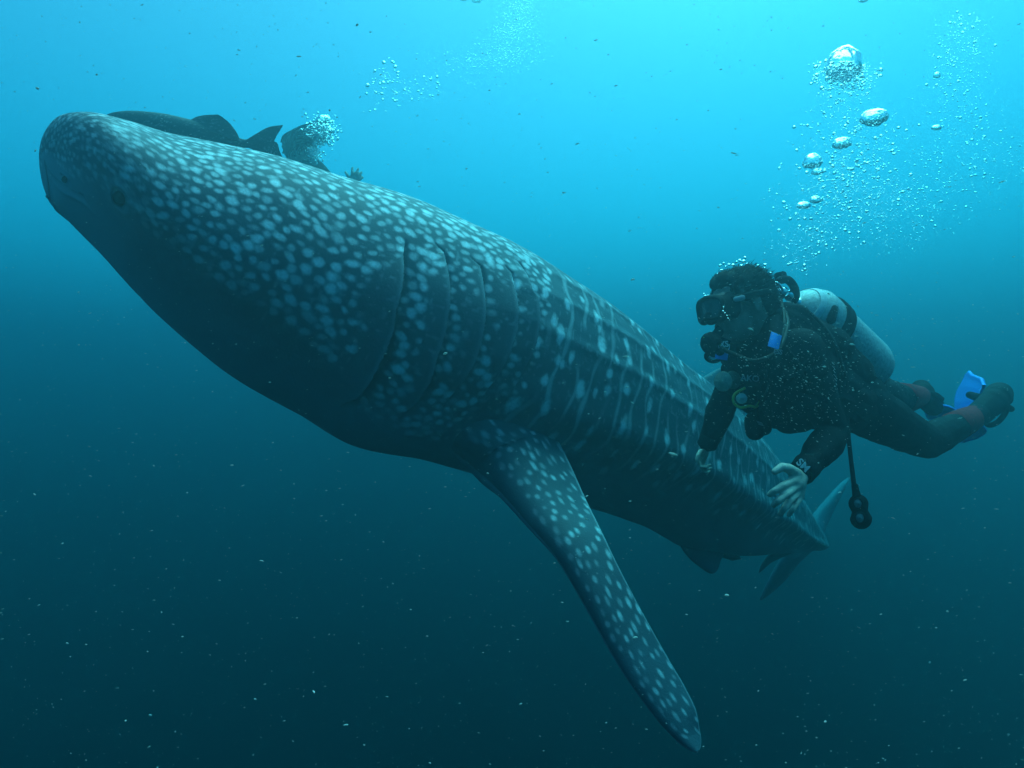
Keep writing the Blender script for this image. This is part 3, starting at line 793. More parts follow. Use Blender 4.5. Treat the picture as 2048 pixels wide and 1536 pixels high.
for w_, e_ in (('wn', 'en'), ('wf', 'ef')):
    ax = nrm(J[w_] - J[e_])
    link('cuff', npmesh('cuff', *lathe(J[w_] - ax * .035, ax, [(0, .034), (.003, .0385), (.03, .0365), (.046, .0362), (.050, .033)], 40)), NEO, suit)
# hair: a cap with many short strands
hp = [hell(-.024, 0, .044, .100, .086, .089), hell(.045, 0, .086, .044, .055, .034), hell(-.070, 0, -.01, .052, .070, .055), hell(.0, .062, .045, .062, .022, .05), hell(.0, -.062, .045, .062, .022, .05)]
hm_ = remesh('hair', hp, .004, 4); V = coords(hm_)
N_ = np.empty(len(V) * 3, np.float32); hm_.vertex_normals.foreach_get('vector', N_); N_ = N_.reshape(-1, 3)
V += N_ * (fbm(V, 45, 3, 3) * .005)[:, None]; setcoords(hm_, V)
hair = link('hair', hm_, HAIR, person)
r = np.random.default_rng(4); parts = []
for i in r.choice(len(V), 2600, replace=False):
    n = N_[i]; 
    rel = V[i] - HC
    if np.dot(rel, hu) < -.03 and np.dot(rel, hf) > 0: continue
    d = nrm(n * .28 - hf * .8 + r.normal(0, .3, 3) + hu * .15); L_ = r.uniform(.008, .020)
    p = V[i] + np.outer(np.linspace(0, 1, 4), d) * L_ + np.outer(np.linspace(0, 1, 4)**2, n * .4 + r.normal(0, .25, 3) - hf * .3) * L_ * .5
    s1 = nrm(np.cross(d, n + .01)); s2 = np.cross(d, s1); w = np.array([.0011, .0010, .0007, .0001])
    ring = p[:, None] + w[:, None, None] * np.stack([s1, -s1 * .5 + s2 * .87, -s1 * .5 - s2 * .87])[None]
    parts.append((ring.reshape(-1, 3), [grid_faces(4, 3)]))
tag(link('hair_strands', npmesh('hair_strands', *join(parts)), HAIR, hair), kind='stuff')
# boots
def foot_frame(a, toe):
    return nrm(toe - a)
bn = [cap(J['an'], .052, P(1984, 806, 2.90), .055), cap(P(1984, 806, 2.90), .058, P(1998, 788, 3.0), .056), cap(P(1996, 792, 2.93), .050, P(1982, 800, 3.08), .044)]
boot_n = link('boot', remesh('boot', bn, .004, 4), RUB, person)
bf = [cap(J['af'], .046, P(1846, 786, 3.10), .050), cap(P(1846, 788, 3.10), .050, P(1842, 778, 3.13), .046), cap(P(1846, 790, 3.1), .045, P(1872, 812, 3.2), .038)]
boot_f = link('boot', remesh('boot', bf, .004, 4), RUB, person)

# ---- buoyancy vest
vest = thing('buoyancy_vest', 'black padded buoyancy vest with blue shoulder patches worn by the diver near the camera', 'vest', P(1600, 760, 2.05))
vp = [cap(P(1545, 712, 2.08), .152, P(1640, 782, 2.16), .130, flat=[0, 1, 0], ratio=.95), cap(P(1500, 752, 2.12), .085, P(1590, 812, 2.10), .085), cap(P(1555, 802, 1.98), .050, P(1650, 818, 2.02), .048),
      cap(P(1560, 830, 2.02), .032, P(1615, 838, 2.03), .03), cap(P(1500, 786, 2.14), .060, P(1545, 822, 2.13), .052), cap(P(1580, 640, 2.03), .052, P(1660, 690, 2.06), .060),
      cap(P(1540, 655, 1.99), .040, P(1528, 740, 1.96), .042), cap(P(1600, 700, 2.12), .12, P(1680, 760, 2.2), .11), cap(P(1650, 800, 2.08), .085, P(1700, 812, 2.16), .088)]
vm = remesh('vest', vp, .0045, 5); V = coords(vm)
N_ = np.empty(len(V) * 3, np.float32); vm.vertex_normals.foreach_get('vector', N_)
V += N_.reshape(-1, 3) * (fbm(V, 9, 4, 21) * .012 + .006 * np.abs(np.sin(V[:, 2] * 40 + 5 * vnoise(V, 6, 2))))[:, None]
setcoords(vm, V); link('padding', vm, NEO2, vest)
def ribbon(pts, w, th, m, name, parent, side=(0, 1, 0), n=40):
    """flat strap through pts, w wide, th thick; side = direction it faces"""
    c = spline(np.array(pts), n); t = nrm(np.gradient(c, axis=0)); f = nrm(np.asarray(side, float)); q = nrm(np.cross(t, f)); f2 = np.cross(q, t)
    ring = np.stack([c - q * w / 2 - f2 * th / 2, c + q * w / 2 - f2 * th / 2, c + q * w / 2 + f2 * th / 2, c - q * w / 2 + f2 * th / 2], 1)
    V = np.vstack([ring.reshape(-1, 3)]); F = [grid_faces(n, 4), np.array([[0, 1, 2, 3], [n * 4 - 1, n * 4 - 2, n * 4 - 3, n * 4 - 4]])]
    return link(name, npmesh(name, V, F), m, parent, smooth=False)
def lettering(txt, c, right, up, size, m, name, parent, th=.0006, shear=0):
    cu = bpy.data.curves.new('t', 'FONT'); cu.body = txt; cu.size = size; cu.align_x = 'CENTER'; cu.align_y = 'CENTER'; cu.extrude = th; cu.shear = shear; cu.offset = size * .018
    o = bpy.data.objects.new('t', cu); COL.objects.link(o)
    dg = bpy.context.evaluated_depsgraph_get(); dg.update()
    me = bpy.data.meshes.new_from_object(o.evaluated_get(dg)); bpy.data.objects.remove(o)
    R_ = nrm(right); U_ = np.asarray(up, float); U_ = nrm(U_ - R_ * np.dot(U_, R_)); Z_ = np.cross(R_, U_)
    V = coords(me); setcoords(me, np.asarray(c) + V[:, :1] * R_ + V[:, 1:2] * U_ + V[:, 2:3] * Z_)
    me.materials.clear()
    return link(name, me, m, parent, smooth=False)
ribbon([P(1556, 640, 1.93), P(1550, 668, 1.885), P(1548, 720, 1.85), P(1552, 780, 1.87), P(1560, 830, 1.92)], .042, .006, NEO2, 'shoulder_strap', vest)
ribbon([P(1484, 690, 2.02), P(1486, 730, 2.00), P(1500, 790, 2.02)], .040, .006, NEO2, 'shoulder_strap', vest)
ribbon([P(1553, 668, 1.872), P(1549, 684, 1.862), P(1546, 696, 1.856)], .032, .004, BLUE, 'shoulder_patch', vest)
ribbon([P(1447, 692, 1.905), P(1444, 706, 1.90), P(1442, 719, 1.90)], .036, .005, BLUE, 'neck_patch', vest)
tg = ribbon([P(1452, 678, 1.900), P(1448, 690, 1.896), P(1446, 702, 1.894)], .030, .004, NEO2, 'logo_tag', vest)
lettering('XS', P(1448, 689, 1.889), [1, .1, .1], [-.1, 0, 1], .024, PALE, 'logo', tg)
link('logo_ring', npmesh('logo_ring', *tube([P(1448 + 11 * math.cos(t), 691 + 13 * math.sin(t), 1.889) for t in np.linspace(-.2, PI + .2, 9)], .0008, 30, 6)), PALE, tg)
ribbon([P(1520, 782, 1.93), P(1600, 800, 1.90), P(1680, 826, 1.98)], .045, .006, NEO2, 'waist_strap', vest, side=(0, 1, .1))
ribbon([P(1505, 742, 1.96), P(1550, 752, 1.86), P(1590, 745, 1.87)], .026, .005, NEO2, 'chest_strap', vest)
link('buckle', npmesh('buckle', *cap(P(1530, 750, 1.88), .010, P(1546, 753, 1.865), .010, flat=[0, 1, 0], ratio=.5)), RUB, vest)
link('buckle', npmesh('buckle', *cap(P(1610, 802, 1.885), .014, P(1628, 806, 1.885), .014, flat=[0, 1, 0], ratio=.5)), RUB, vest)
lettering('AKO', P(1500, 757, 1.905), [1, .02, -.06], [0, 0, 1], .026, GREYP, 'lettering', vest)
lettering('ESS', P(1556, 704, 1.842), [1, 0, -.18], [.1, 0, 1], .018, GREYP, 'lettering', vest)
for s_ in range(2):
    p_ = [P(1662 + 4 * s_, 722, 1.985 + .0 * s_), P(1667 + 4 * s_, 745, 1.975), P(1671 + 4 * s_, 775, 1.975)]
wb = ribbon([P(1661, 712, 1.99), P(1668, 745, 1.955), P(1674, 790, 1.965)], .022, .005, NEO2, 'side_strap', vest, side=(.2, 1, 0))
for q_ in range(7):
    y_ = 724 + q_ * 8.2
    link('woven_mark', npmesh('woven_mark', *cap(P(1664 + q_ * 1.2, y_, 1.947), .0009, P(1668 + q_ * 1.2, y_ + 5, 1.945), .0009, k=8)), PALE, wb)
for q_ in range(2):
    link('piping', npmesh('piping', *tube([P(1570 + 66 * q_, 690 + 8 * q_, 1.885 + .05 * q_), P(1600 + 60 * q_, 730 + 10 * q_, 1.87 + .06 * q_), P(1622 + 56 * q_, 800, 1.89 + .07 * q_)], .0022, 40, 6)), HOSE, vest)
lettering('SM', P(1606, 931, 1.775), [.70, -.12, -.70], [.72, .1, .72], .030, PALE, 'lettering', person, th=.0008)

# ---- tank
ta, tb = P(1594, 606, 2.12), P(1742, 741, 2.33)
tax = nrm(tb - ta); TL = np.linalg.norm(tb - ta); TR = .097
tank = thing('scuba_tank', 'pale silver scuba tank strapped to the back of the diver', 'tank', (ta + tb) / 2)
prof = [(-.012, .012), (-.004, .018), (.0, .030), (.008, .047), (.022, .066), (.045, .082), (.075, TR - .001), (.10, TR)] + [(x, TR) for x in np.linspace(.13, TL - .06, 10)] + [(TL - .035, TR - .003), (TL - .01, TR * .90), (TL + .012, TR * .72), (TL + .024, TR * .45), (TL + .029, .002)]
prof = np.array(prof); pz = np.linspace(0, len(prof) - 1, 120); prof = np.stack([np.interp(pz, range(len(prof)), prof[:, 0]), np.interp(pz, range(len(prof)), prof[:, 1])], -1)
link('cylinder', npmesh('cylinder', *lathe(ta, tax, prof, 96)), ALU, tank)
link('sticker', npmesh('sticker', *lathe(ta, tax, [(.022, .068), (.0225, .0685), (.040, .0805), (.041, .0795)], 60)), mat('faded_sticker', (.62, .68, .70), .6, noise=.2, nscale=70), tank)
bd = link('tank_band', npmesh('tank_band', *lathe(ta, tax, [(.125, TR), (.126, TR + .007), (.150, TR + .0085), (.174, TR + .007), (.176, TR)], 72)), NEO2, tank)
link('band_buckle', npmesh('band_buckle', *cap(P(1668, 618, 2.075), .014, P(1662, 640, 2.06), .014, flat=[.4, 1, .3], ratio=.6)), RUB, bd)
link('valve', npmesh('valve', *lathe(ta - tax * .060, tax, [(0, .010), (.004, .016), (.022, .017), (.026, .012), (.050, .013), (.052, .018), (.060, .018)], 30)), CHROME, tank)
kn = P(1563, 574, 2.10)
link('valve_knob', npmesh('valve_knob', *lathe(P(1563, 562, 2.10), nrm([-.25, -.1, 1]), [(-.01, .008), (0, .010), (.003, .017), (.008, .0195), (.013, .0185), (.018, .0195), (.026, .018), (.030, .010)], 28)), RUB, tank)

# ---- regulator
reg = thing('scuba_regulator', 'black regulator in the mouth of the diver with hoses to the tank valve', 'regulator', P(1422, 686, 1.93))
fs_c = P(1556, 583, 2.075)
link('first_stage', npmesh('first_stage', *lathe(fs_c - nrm([1, .1, -.35]) * .03, nrm([1, .1, -.35]), [(0, .010), (.004, .017), (.018, .019), (.021, .014), (.028, .014), (.031, .021), (.05, .021), (.054, .012)], 36)), CHROME, reg)
link('yoke', npmesh('yoke', *tube([P(1553, 570, 2.07), P(1560, 560, 2.07), P(1576, 560, 2.08), P(1588, 574, 2.09), P(1592, 592, 2.1), P(1588, 606, 2.1)], [.007, .008, .011, .012, .011, .008], 50, 12, flat=1.3)), RUB, reg)
link('port_cap', npmesh('port_cap', *ball(P(1548, 590, 2.05), .011)), CHROME, reg)
link('yoke_screw', npmesh('yoke_screw', *tube([P(1542, 578, 2.05), P(1550, 566, 2.05), P(1560, 570, 2.05), P(1566, 582, 2.05)], .0045, 30, 8)), CHROME, reg)
ff = nrm(hf * .9 - hu * .25)
s2 = P(1421, 688, 1.925)
ss_parts = [lathe(s2 - ff * .012, ff, [(-.020, .012), (-.012, .026), (0, .034), (.014, .035), (.024, .031), (.030, .020), (.031, .004)], 36, up=hu), cap(s2 - hu * .030 - hl * .028 - ff * .008, .013, s2 - hu * .030 + hl * .030 - ff * .008, .013),
            cap(s2 + hl * .0, .018, H(.088, 0, -.064), .014), cap(s2 + hl * .025, .013, s2 + hl * .040, .011)]
link('second_stage', remesh('second_stage', ss_parts, .002, 2), RUB, reg)
link('purge_cover', npmesh('purge_cover', *lathe(s2 + ff * .016, ff, [(0, .022), (.004, .022), (.006, .016), (.004, .010), (.006, .003)], 30, up=hu)), RUB, reg)
link('lime_mark', npmesh('lime_mark', *cap(s2 + hu * .030 + ff * .010 - hl * .008, .0028, s2 + hu * .026 + ff * .020 + hl * .004, .0026, k=10)), LIME, reg)
link('lime_mark', npmesh('lime_mark', *cap(s2 + hl * .036 - hu * .004, .0028, s2 + hl * .038 - hu * .011 - ff * .006, .0022, k=10)), LIME, reg)
link('hose', npmesh('hose', *tube([P(1556, 596, 2.04), P(1572, 630, 1.98), P(1574, 655, 1.93), P(1556, 700, 1.86), P(1510, 722, 1.85), P(1462, 706, 1.88), P(1436, 692, 1.895)], .0062, 90, 10)), HOSE, reg)
link('hose', npmesh('hose', *tube([P(1580, 612, 2.05), P(1612, 620, 2.0), P(1648, 654, 1.98), P(1672, 692, 1.96), P(1684, 730, 1.97), P(1690, 752, 2.0)], .0050, 90, 10)), HOSE, reg)
link('hose', npmesh('hose', *tube([P(1562, 600, 2.03), P(1568, 640, 1.95), P(1560, 690, 1.88), P(1540, 770, 1.86), P(1520, 810, 1.9)], .0052, 80, 10)), HOSE, reg)
ring = thing('bungee_ring', 'small black ring hanging right under the regulator of the diver', 'ring', P(1427, 716, 1.93))
link('ring', npmesh('ring', *tube([P(1427 + 15 * math.cos(t), 712 + 11 * math.sin(t), 1.93) for t in np.linspace(-.35, PI + .35, 12)], .0060, 40, 10)), RUB, ring)
link('clip', npmesh('clip', *tube([P(1418, 713, 1.922), P(1426, 716, 1.918), P(1435, 715, 1.92)], .0026, 14, 8)), PALE, ring)

# ---- mask
mask = thing('diving_mask', 'black diving mask on the face of the diver near the camera', 'mask', H(.13, 0, .0))
ang = np.linspace(0, 2 * PI, 25)[:-1]
def mring(a, wl, hu_, c=0.0, drop=0.0, sq=.75):
    out = []
    for t in ang:
        x = math.copysign(abs(math.cos(t))**sq, math.cos(t)); y = math.copysign(abs(math.sin(t))**sq, math.sin(t))
        nose = .012 * math.exp(-(x / .25)**2) * (y < 0)
        out.append(H(a - .020 * x * x, wl * x, c + hu_ * y + nose))
    return np.array(out)
def closed_tube(pts, r, k=10, n=96, flat=1.0):
    p = np.vstack([pts[-2:], pts, pts[:3]]); c = spline(p, n + 1 + 4 * 8)
    m = len(pts); u = np.linspace(2, 2 + m, n, endpoint=False)
    full = spline(p, 1600); c = full[(u / (len(p) - 1) * 1599).astype(int)]
    t = nrm(np.roll(c, -1, 0) - np.roll(c, 1, 0)); cen = c.mean(0); N = nrm((c - cen) - t * ((c - cen) * t).sum(1)[:, None]); B = np.cross(t, N)
    a = np.linspace(0, 2 * PI, k, endpoint=False)
    X = c[:, None] + r * (np.cos(a)[None, :, None] * N[:, None] + flat * np.sin(a)[None, :, None] * B[:, None])
    idx = np.arange(n * k).reshape(n, k); b = np.roll(idx, -1, 0)
    return X.reshape(-1, 3), [np.stack([idx, b, np.roll(b, -1, 1), np.roll(idx, -1, 1)], -1).reshape(-1, 4)]
fr1 = mring(.130, .070, .039)
link('frame', npmesh('frame', *closed_tube(fr1, .0060, flat=1.7)), RUB, mask)
sk = [mring(.128, .069, .038), mring(.118, .066, .037), mring(.104, .065, .040), mring(.088, .068, .046), mring(.070, .074, .052)]
SK = np.array(sk)
link('skirt', npmesh('skirt', SK.reshape(-1, 3), grid_faces(5, 24)), RUB, mask)
gl = [H(.148, 0, 0) + (p - H(.152, 0, 0)) * f - hf * 0 for f in (.0, .35, .7, .97) for p in (fr1 if f else fr1)]
G0 = np.array([[H(.131, 0, 0) * (1 - f) + p * f for p in fr1] for f in (.02, .4, .75, .99)])
G1 = G0 - hf * .004
gv, gf = join([(G0.reshape(-1, 3), [grid_faces(4, 24)]), (G1.reshape(-1, 3), [grid_faces(4, 24)[:, ::-1]])])
link('lens', npmesh('lens', gv, gf), LENSM, mask)
link('nose_pocket', npmesh('nose_pocket', *ell(H(.116, 0, -.026), hf * .024, hl * .022, hu * .022)), RUB, mask)
st_ = [H(-.012 + .116 * math.cos(t), .094 * math.sin(t), .012 + .02 * (1 - math.cos(t)) / 2) for t in np.linspace(0, 2 * PI, 25)[:-1]]
st_ = np.array(st_); k_ = np.array([1 if np.dot(p - HC, hf) < .075 else 0 for p in st_])
sp_ = np.array([p for p, q in zip(np.roll(st_, 12, 0), np.roll(k_, 12)) if q])
link('strap', npmesh('strap', *tube(sp_, .0028, 80, 8, flat=4.0)), RUB, mask)
link('strap_buckle', npmesh('strap_buckle', *cap(H(.072, .083, .012), .008, H(.050, .088, .014), .008, flat=hl, ratio=.5)), GREYP, mask)

# ---- small gear on the chest
dsc = thing('chest_discs', 'two round sandy discs clipped side by side on the chest of the diver', 'discs', P(1455, 762, 1.97))
link('disc', npmesh('disc', *lathe(P(1447, 763, 1.965), nrm([-.75, -.7, 0]), [(0, .002), (0, .029), (.002, .030), (.005, .029), (.006, .002)], 36)), DISC, dsc)
link('disc', npmesh('disc', *lathe(P(1465, 760, 1.985), nrm([.25, -1, .1]), [(0, .002), (0, .027), (.002, .028), (.005, .027), (.006, .002)], 36)), mat('dull_disc', (.12, .14, .11), .5, noise=.3, nscale=90), dsc)
yl = thing('yellow_hose_loop', 'loop of thin yellow hose with pale round valve hanging at the waist of the diver', 'hose', P(1484, 800, 2.0))
link('hose', npmesh('hose', *tube([P(1490, 776, 1.99), P(1470, 788, 1.98), P(1467, 804, 1.98), P(1480, 815, 1.98), P(1500, 812, 1.98), P(1512, 814, 1.99), P(1520, 802, 2.01)], .0042, 70, 9)), YEL, yl)
link('valve_face', npmesh('valve_face', *lathe(P(1483, 797, 1.985), nrm([-.3, -1, 0]), [(0, .002), (0, .016), (.004, .0165), (.007, .013), (.008, .002)], 30)), PALE, yl)
link('ring', npmesh('ring', *tube([P(1500 + 10 * math.cos(t), 816 + 7 * math.sin(t), 1.99) for t in np.linspace(-.3, PI + .3, 9)], .003, 30, 8)), RUB, yl)
po = thing('spare_regulator', 'black spare regulator hanging under the chest of the diver behind the yellow loop', 'regulator', P(1516, 850, 2.05))
link('case', remesh('pouch', [cap(P(1508, 842, 2.06), .030, P(1510, 862, 2.06), .030), cap(P(1522, 836, 2.05), .022, P(1528, 856, 2.05), .024), cap(P(1528, 820, 2.05), .012, P(1532, 850, 2.05), .016)], .0025, 3), RUB, po)
link('hose', npmesh('hose', *tube([P(1520, 796, 2.02), P(1512, 815, 2.03), P(1512, 840, 2.05)], .008, 30, 10)), HOSE, po)
for q_ in range(3):
    link('vent', npmesh('vent', *cap(P(1513 + 2 * q_, 842 + 3 * q_, 2.022), .0011, P(1524 + 2 * q_, 846 + 3 * q_, 2.018), .0011, k=8)), GREYP, po)
co = thing('gauge_console', 'black gauge console with two round dials dangling on a hose under the diver', 'gauge', P(1718, 1020, 2.0))
link('hose', npmesh('hose', *tube([P(1694, 838, 2.02), P(1697, 872, 2.01), P(1702, 920, 2.0), P(1710, 985, 2.0)], [.0075, .0062, .0062, .0075], 60, 12)), HOSE, co)
link('hose_sleeve', npmesh('hose_sleeve', *lathe(P(1709, 968, 2.0), nrm(P(1714, 996, 2.0) - P(1709, 968, 2.0)), [(0, .007), (.004, .0095), (.02, .0105), (.040, .0125), (.048, .012)], 24)), RUB, co)
ccase = link('case', remesh('console', [cap(P(1714, 996, 2.0), .016, P(1717, 1008, 2.0), .030, flat=[0, 1, 0], ratio=.6), cap(P(1717, 1008, 2.0), .030, P(1720, 1022, 2.0), .024, flat=[0, 1, 0], ratio=.7), cap(P(1720, 1022, 2.0), .024, P(1722, 1037, 2.0), .0335, flat=[0, 1, 0], ratio=.6), ball(P(1722, 1038, 2.0), .001)], .002, 3), RUB, co)
for (x_, y_, rr_) in ((1715, 1007, .0155), (1719, 1036, .0165)):
    dl = link('dial', npmesh('dial', *lathe(P(x_, y_, 1.981), [.12, -1, .1], [(0, .002), (0, rr_ + .003), (.004, rr_ + .003), (.005, rr_ - .001), (.003, rr_ - .003)], 36)), RUB, co)
    link('dial_glass', npmesh('dial_glass', *lathe(P(x_, y_, 1.979), [.12, -1, .1], [(0, .002), (0, rr_ - .002), (.002, rr_ - .003), (.0025, .002)], 30)), DIAL, dl)

# ---- swim fins
def swimfin(name, label, pocket, root, tip, side, w0, w1, d_strap, lbl_m):
    t_ = thing(name, label, 'swim fin', root, 'blue swim fins of the diver')
    link('foot_pocket', remesh('foot_pocket', pocket, .004, 4), RUB, t_)
    ax = tip - root; L_ = np.linalg.norm(ax); ax = ax / L_; s = nrm(side - ax * np.dot(side, ax)); n = np.cross(ax, s)
    u = np.linspace(0, 1, 30); v = np.linspace(-1, 1, 21)
    wdt = np.interp(u, [0, .15, .6, .82, .93, .98, 1], [w0 * .6, w0, (w0 + w1) / 2, w1, w1 * .93, w1 * .75, w1 * .58])
    G = root + (u[:, None, None] * L_ - .03 * (1 - u[:, None, None]**2) * 0) * ax + (v[None, :, None] * wdt[:, None, None]) * s
    G = G + n * (.020 * (v**2)[None, :, None] * .4 + .03 * (u**2)[:, None, None]) - ax * (.035 * (v**2)[None, :, None] * u[:, None, None])
    th = (.0045 - .003 * u)[:, None, None] + .006 * np.exp(-((np.abs(v) - .93) / .07)**2)[None, :, None] + .003 * np.exp(-((np.abs(v) - .35) / .05)**2)[None, :, None]
    top, bot = G + n * th, G - n * th
    ringx = np.concatenate([top, bot[:, ::-1]], 1); k = ringx.shape[1]; j = np.arange(k)
    V = np.vstack([ringx.reshape(-1, 3), ringx[0].mean(0)[None], ringx[-1].mean(0)[None]])
    cp = np.vstack([np.stack([(j + 1) % k, j, np.full(k, 30 * k)], -1), np.stack([29 * k + j, 29 * k + (j + 1) % k, np.full(k, 30 * k + 1)], -1)])
    link('blade', npmesh('blade', V, [grid_faces(30, k), cp]), BLUE, t_)
    link('heel_strap', npmesh('heel_strap', *tube(d_strap, .0055, 40, 8, flat=2.2)), RUB, t_)
    return t_
swimfin('swim_fin', 'bright blue swim fin on the nearer foot of the diver, rightmost in the photo', [cap(P(2000, 796, 3.02), .052, P(1988, 794, 3.14), .046, flat=[.2, 0, 1], ratio=.8), cap(P(1990, 806, 2.96), .04, P(1984, 800, 3.1), .042)],
        P(1960, 790, 3.10), P(1899, 786, 3.42), np.array([.25, .0, 1.0]), .085, .128,
        [P(2002, 800, 2.93), P(2013, 818, 2.92), P(1998, 842, 2.94), P(1978, 850, 2.95), P(1966, 838, 2.96)], None)
link('buckle_lug', npmesh('buckle_lug', *cap(P(2010, 808, 2.96), .010, P(2022, 818, 2.95), .014)), RUB, bpy.data.objects['swim_fin'])
link('buckle_lug', npmesh('buckle_lug', *cap(P(1962, 797, 3.02), .020, P(1940, 790, 3.05), .017)), RUB, bpy.data.objects['swim_fin'])
swimfin('swim_fin', 'darker blue swim fin on the far foot, hanging down behind the nearer shin', [cap(P(1848, 792, 3.10), .050, P(1866, 814, 3.16), .044)],
        P(1862, 812, 3.16), P(1948, 868, 3.34), np.array([.55, -.55, .35]), .058, .085,
        [P(1850, 786, 3.05), P(1872, 790, 3.04), P(1886, 800, 3.06)], None)

# ------------------------------------------------------------------ the far diver, mostly behind the shark
D2 = 4.3
far = thing('person', 'distant diver with floating dark hair, half hidden behind the back of the shark', 'person', P(640, 400, D2))
Q = lambda x, y, d=D2: P(x, y, d)
SKINF = mat('far_diver_skin', (.45, .34, .28), .6)
hc2 = Q(603, 302)
fb_ = [ball(hc2, .098), ell(hc2 + np.array([.03, -.02, -.05]), [.07, 0, 0], [0, .07, 0], [0, 0, .08]), cap(Q(606, 325), .055, Q(622, 352), .07), cap(Q(622, 355), .12, Q(650, 400), .14), cap(Q(650, 400), .15, Q(700, 470), .13), cap(Q(700, 470), .14, Q(735, 505, 4.5), .12),
       cap(Q(735, 505, 4.5), .09, Q(810, 560, 4.8), .065), cap(Q(810, 560, 4.8), .06, Q(880, 560, 5.1), .042), cap(Q(725, 495, 4.4), .09, Q(790, 580, 4.6), .065), cap(Q(790, 580, 4.6), .06, Q(870, 590, 4.9), .042),
       cap(Q(655, 385, 4.2), .06, Q(690, 405, 4.15), .042), cap(Q(690, 405, 4.15), .04, Q(700, 368, 4.1), .028), cap(Q(610, 385, 4.4), .06, Q(590, 430, 4.3), .042), cap(Q(590, 430, 4.3), .04, Q(560, 450, 4.2), .028)]
def farhand(c, dirs, d):
    out = []
    for (x0, y0, x1, y1) in dirs:
        out += [cap(Q(x0, y0, d), .0105, Q((x0 + x1) / 2, (y0 + y1) / 2, d - .01), .010), cap(Q((x0 + x1) / 2, (y0 + y1) / 2, d - .01), .010, Q(x1, y1, d), .0085), cap(Q(*c, d), .02, Q(x0, y0, d), .012)]
    return out
fb_ += farhand((704, 364), [(699, 358, 691, 344), (704, 356, 705, 336), (709, 356, 716, 338), (712, 358, 723, 345), (713, 363, 725, 355)], 4.1)
link('body', remesh('far_diver_body', fb_, .006, 3), SKINF, far)
link('wetsuit', remesh('far_wetsuit', [cap(Q(618, 348), .085, Q(622, 356), .12), cap(Q(622, 356), .128, Q(650, 400), .148), cap(Q(650, 400), .157, Q(700, 470), .137), cap(Q(700, 470), .147, Q(735, 505, 4.5), .127),
    cap(Q(735, 505, 4.5), .097, Q(810, 560, 4.8), .072), cap(Q(810, 560, 4.8), .067, Q(880, 560, 5.1), .049), cap(Q(725, 495, 4.4), .097, Q(790, 580, 4.6), .072), cap(Q(790, 580, 4.6), .067, Q(870, 590, 4.9), .049),
    cap(Q(655, 385, 4.2), .067, Q(690, 405, 4.15), .049), cap(Q(690, 405, 4.15), .047, Q(699, 372, 4.1), .034), cap(Q(610, 385, 4.4), .067, Q(590, 430, 4.3), .049), cap(Q(590, 430, 4.3), .047, Q(563, 448, 4.2), .034)], .008, 3), NEO, far)
fh_ = link('hair', remesh('far_hair', [ball(hc2 + np.array([-.01, .01, .02]), .112), ball(hc2 + np.array([-.05, 0, .03]), .075), ball(hc2 + np.array([.02, -.03, .06]), .07)], .008, 3), HAIR, far)
r = np.random.default_rng(8); parts = []
for i in range(70):
    x0, y0 = r.uniform(566, 618), r.uniform(268, 300)
    e_ = r.uniform(0, 1); x3 = x0 + r.uniform(18, 62); y3 = y0 - r.uniform(4, 26) + r.uniform(-6, 14)
    dd = D2 + r.uniform(-.12, .06)
    pts = [Q(x0 - 4, y0 + 14, dd), Q(x0 + 2, y0 - 4 + r.uniform(-5, 5), dd - .02), Q((x0 + x3) / 2, (y0 + y3) / 2 - r.uniform(3, 11), dd - .03), Q(x3, y3 + r.uniform(-3, 3), dd - .04)]
    parts.append(tube(pts, [.008, .007, .0055, .002], 18, 5))
tag(link('hair_strands', npmesh('far_strands', *join(parts)), HAIR, fh_), kind='stuff')

# ------------------------------------------------------------------ air bubbles
BUB = bpy.data.materials.new('air_bubble'); BUB.use_nodes = True
b_ = BUB.node_tree.nodes['Principled BSDF']
b_.inputs['Base Color'].default_value = (.84, .90, .92, 1); b_.inputs['Transmission Weight'].default_value = 1.0
b_.inputs['IOR'].default_value = .76; b_.inputs['Roughness'].default_value = .03
r = np.random.default_rng(21)
def ico(sub, rad=1.0, seed=None, amp=0.0, scale=(1, 1, .72)):
    bm = bmesh.new(); bmesh.ops.create_icosphere(bm, subdivisions=sub, radius=rad); bm.verts.ensure_lookup_table()
    V = np.array([v.co[:] for v in bm.verts]); F = np.array([[v.index for v in f.verts] for f in bm.faces]); bm.free()
    if amp: V = V * (1 + amp * fbm(V / rad, 1.6, 3, seed)[:, None])
    return V * np.array(scale), F
small = []
for k in range(6):
    V, F = ico(2, 1.0, 50 + k, .14, (1.1, 1, r.uniform(.55, .85)))
    me = npmesh('bubble', V, [F]); me.materials.append(BUB); me.polygons.foreach_set('use_smooth', np.ones(len(me.polygons), bool)); small.append(me)
fine, _f = [], []
def put_bubble(p, rad, label, group, me=None, rot=True):
    o = bpy.data.objects.new('bubble', me or small[r.integers(len(small))]); COL.objects.link(o)
    o.location = [float(c) for c in p]; o.scale = (rad, rad, rad)
    o.rotation_euler = (r.normal(0, .3), r.normal(0, .3), r.uniform(0, 6.28))
    tag(o, label, 'bubble', group); return o
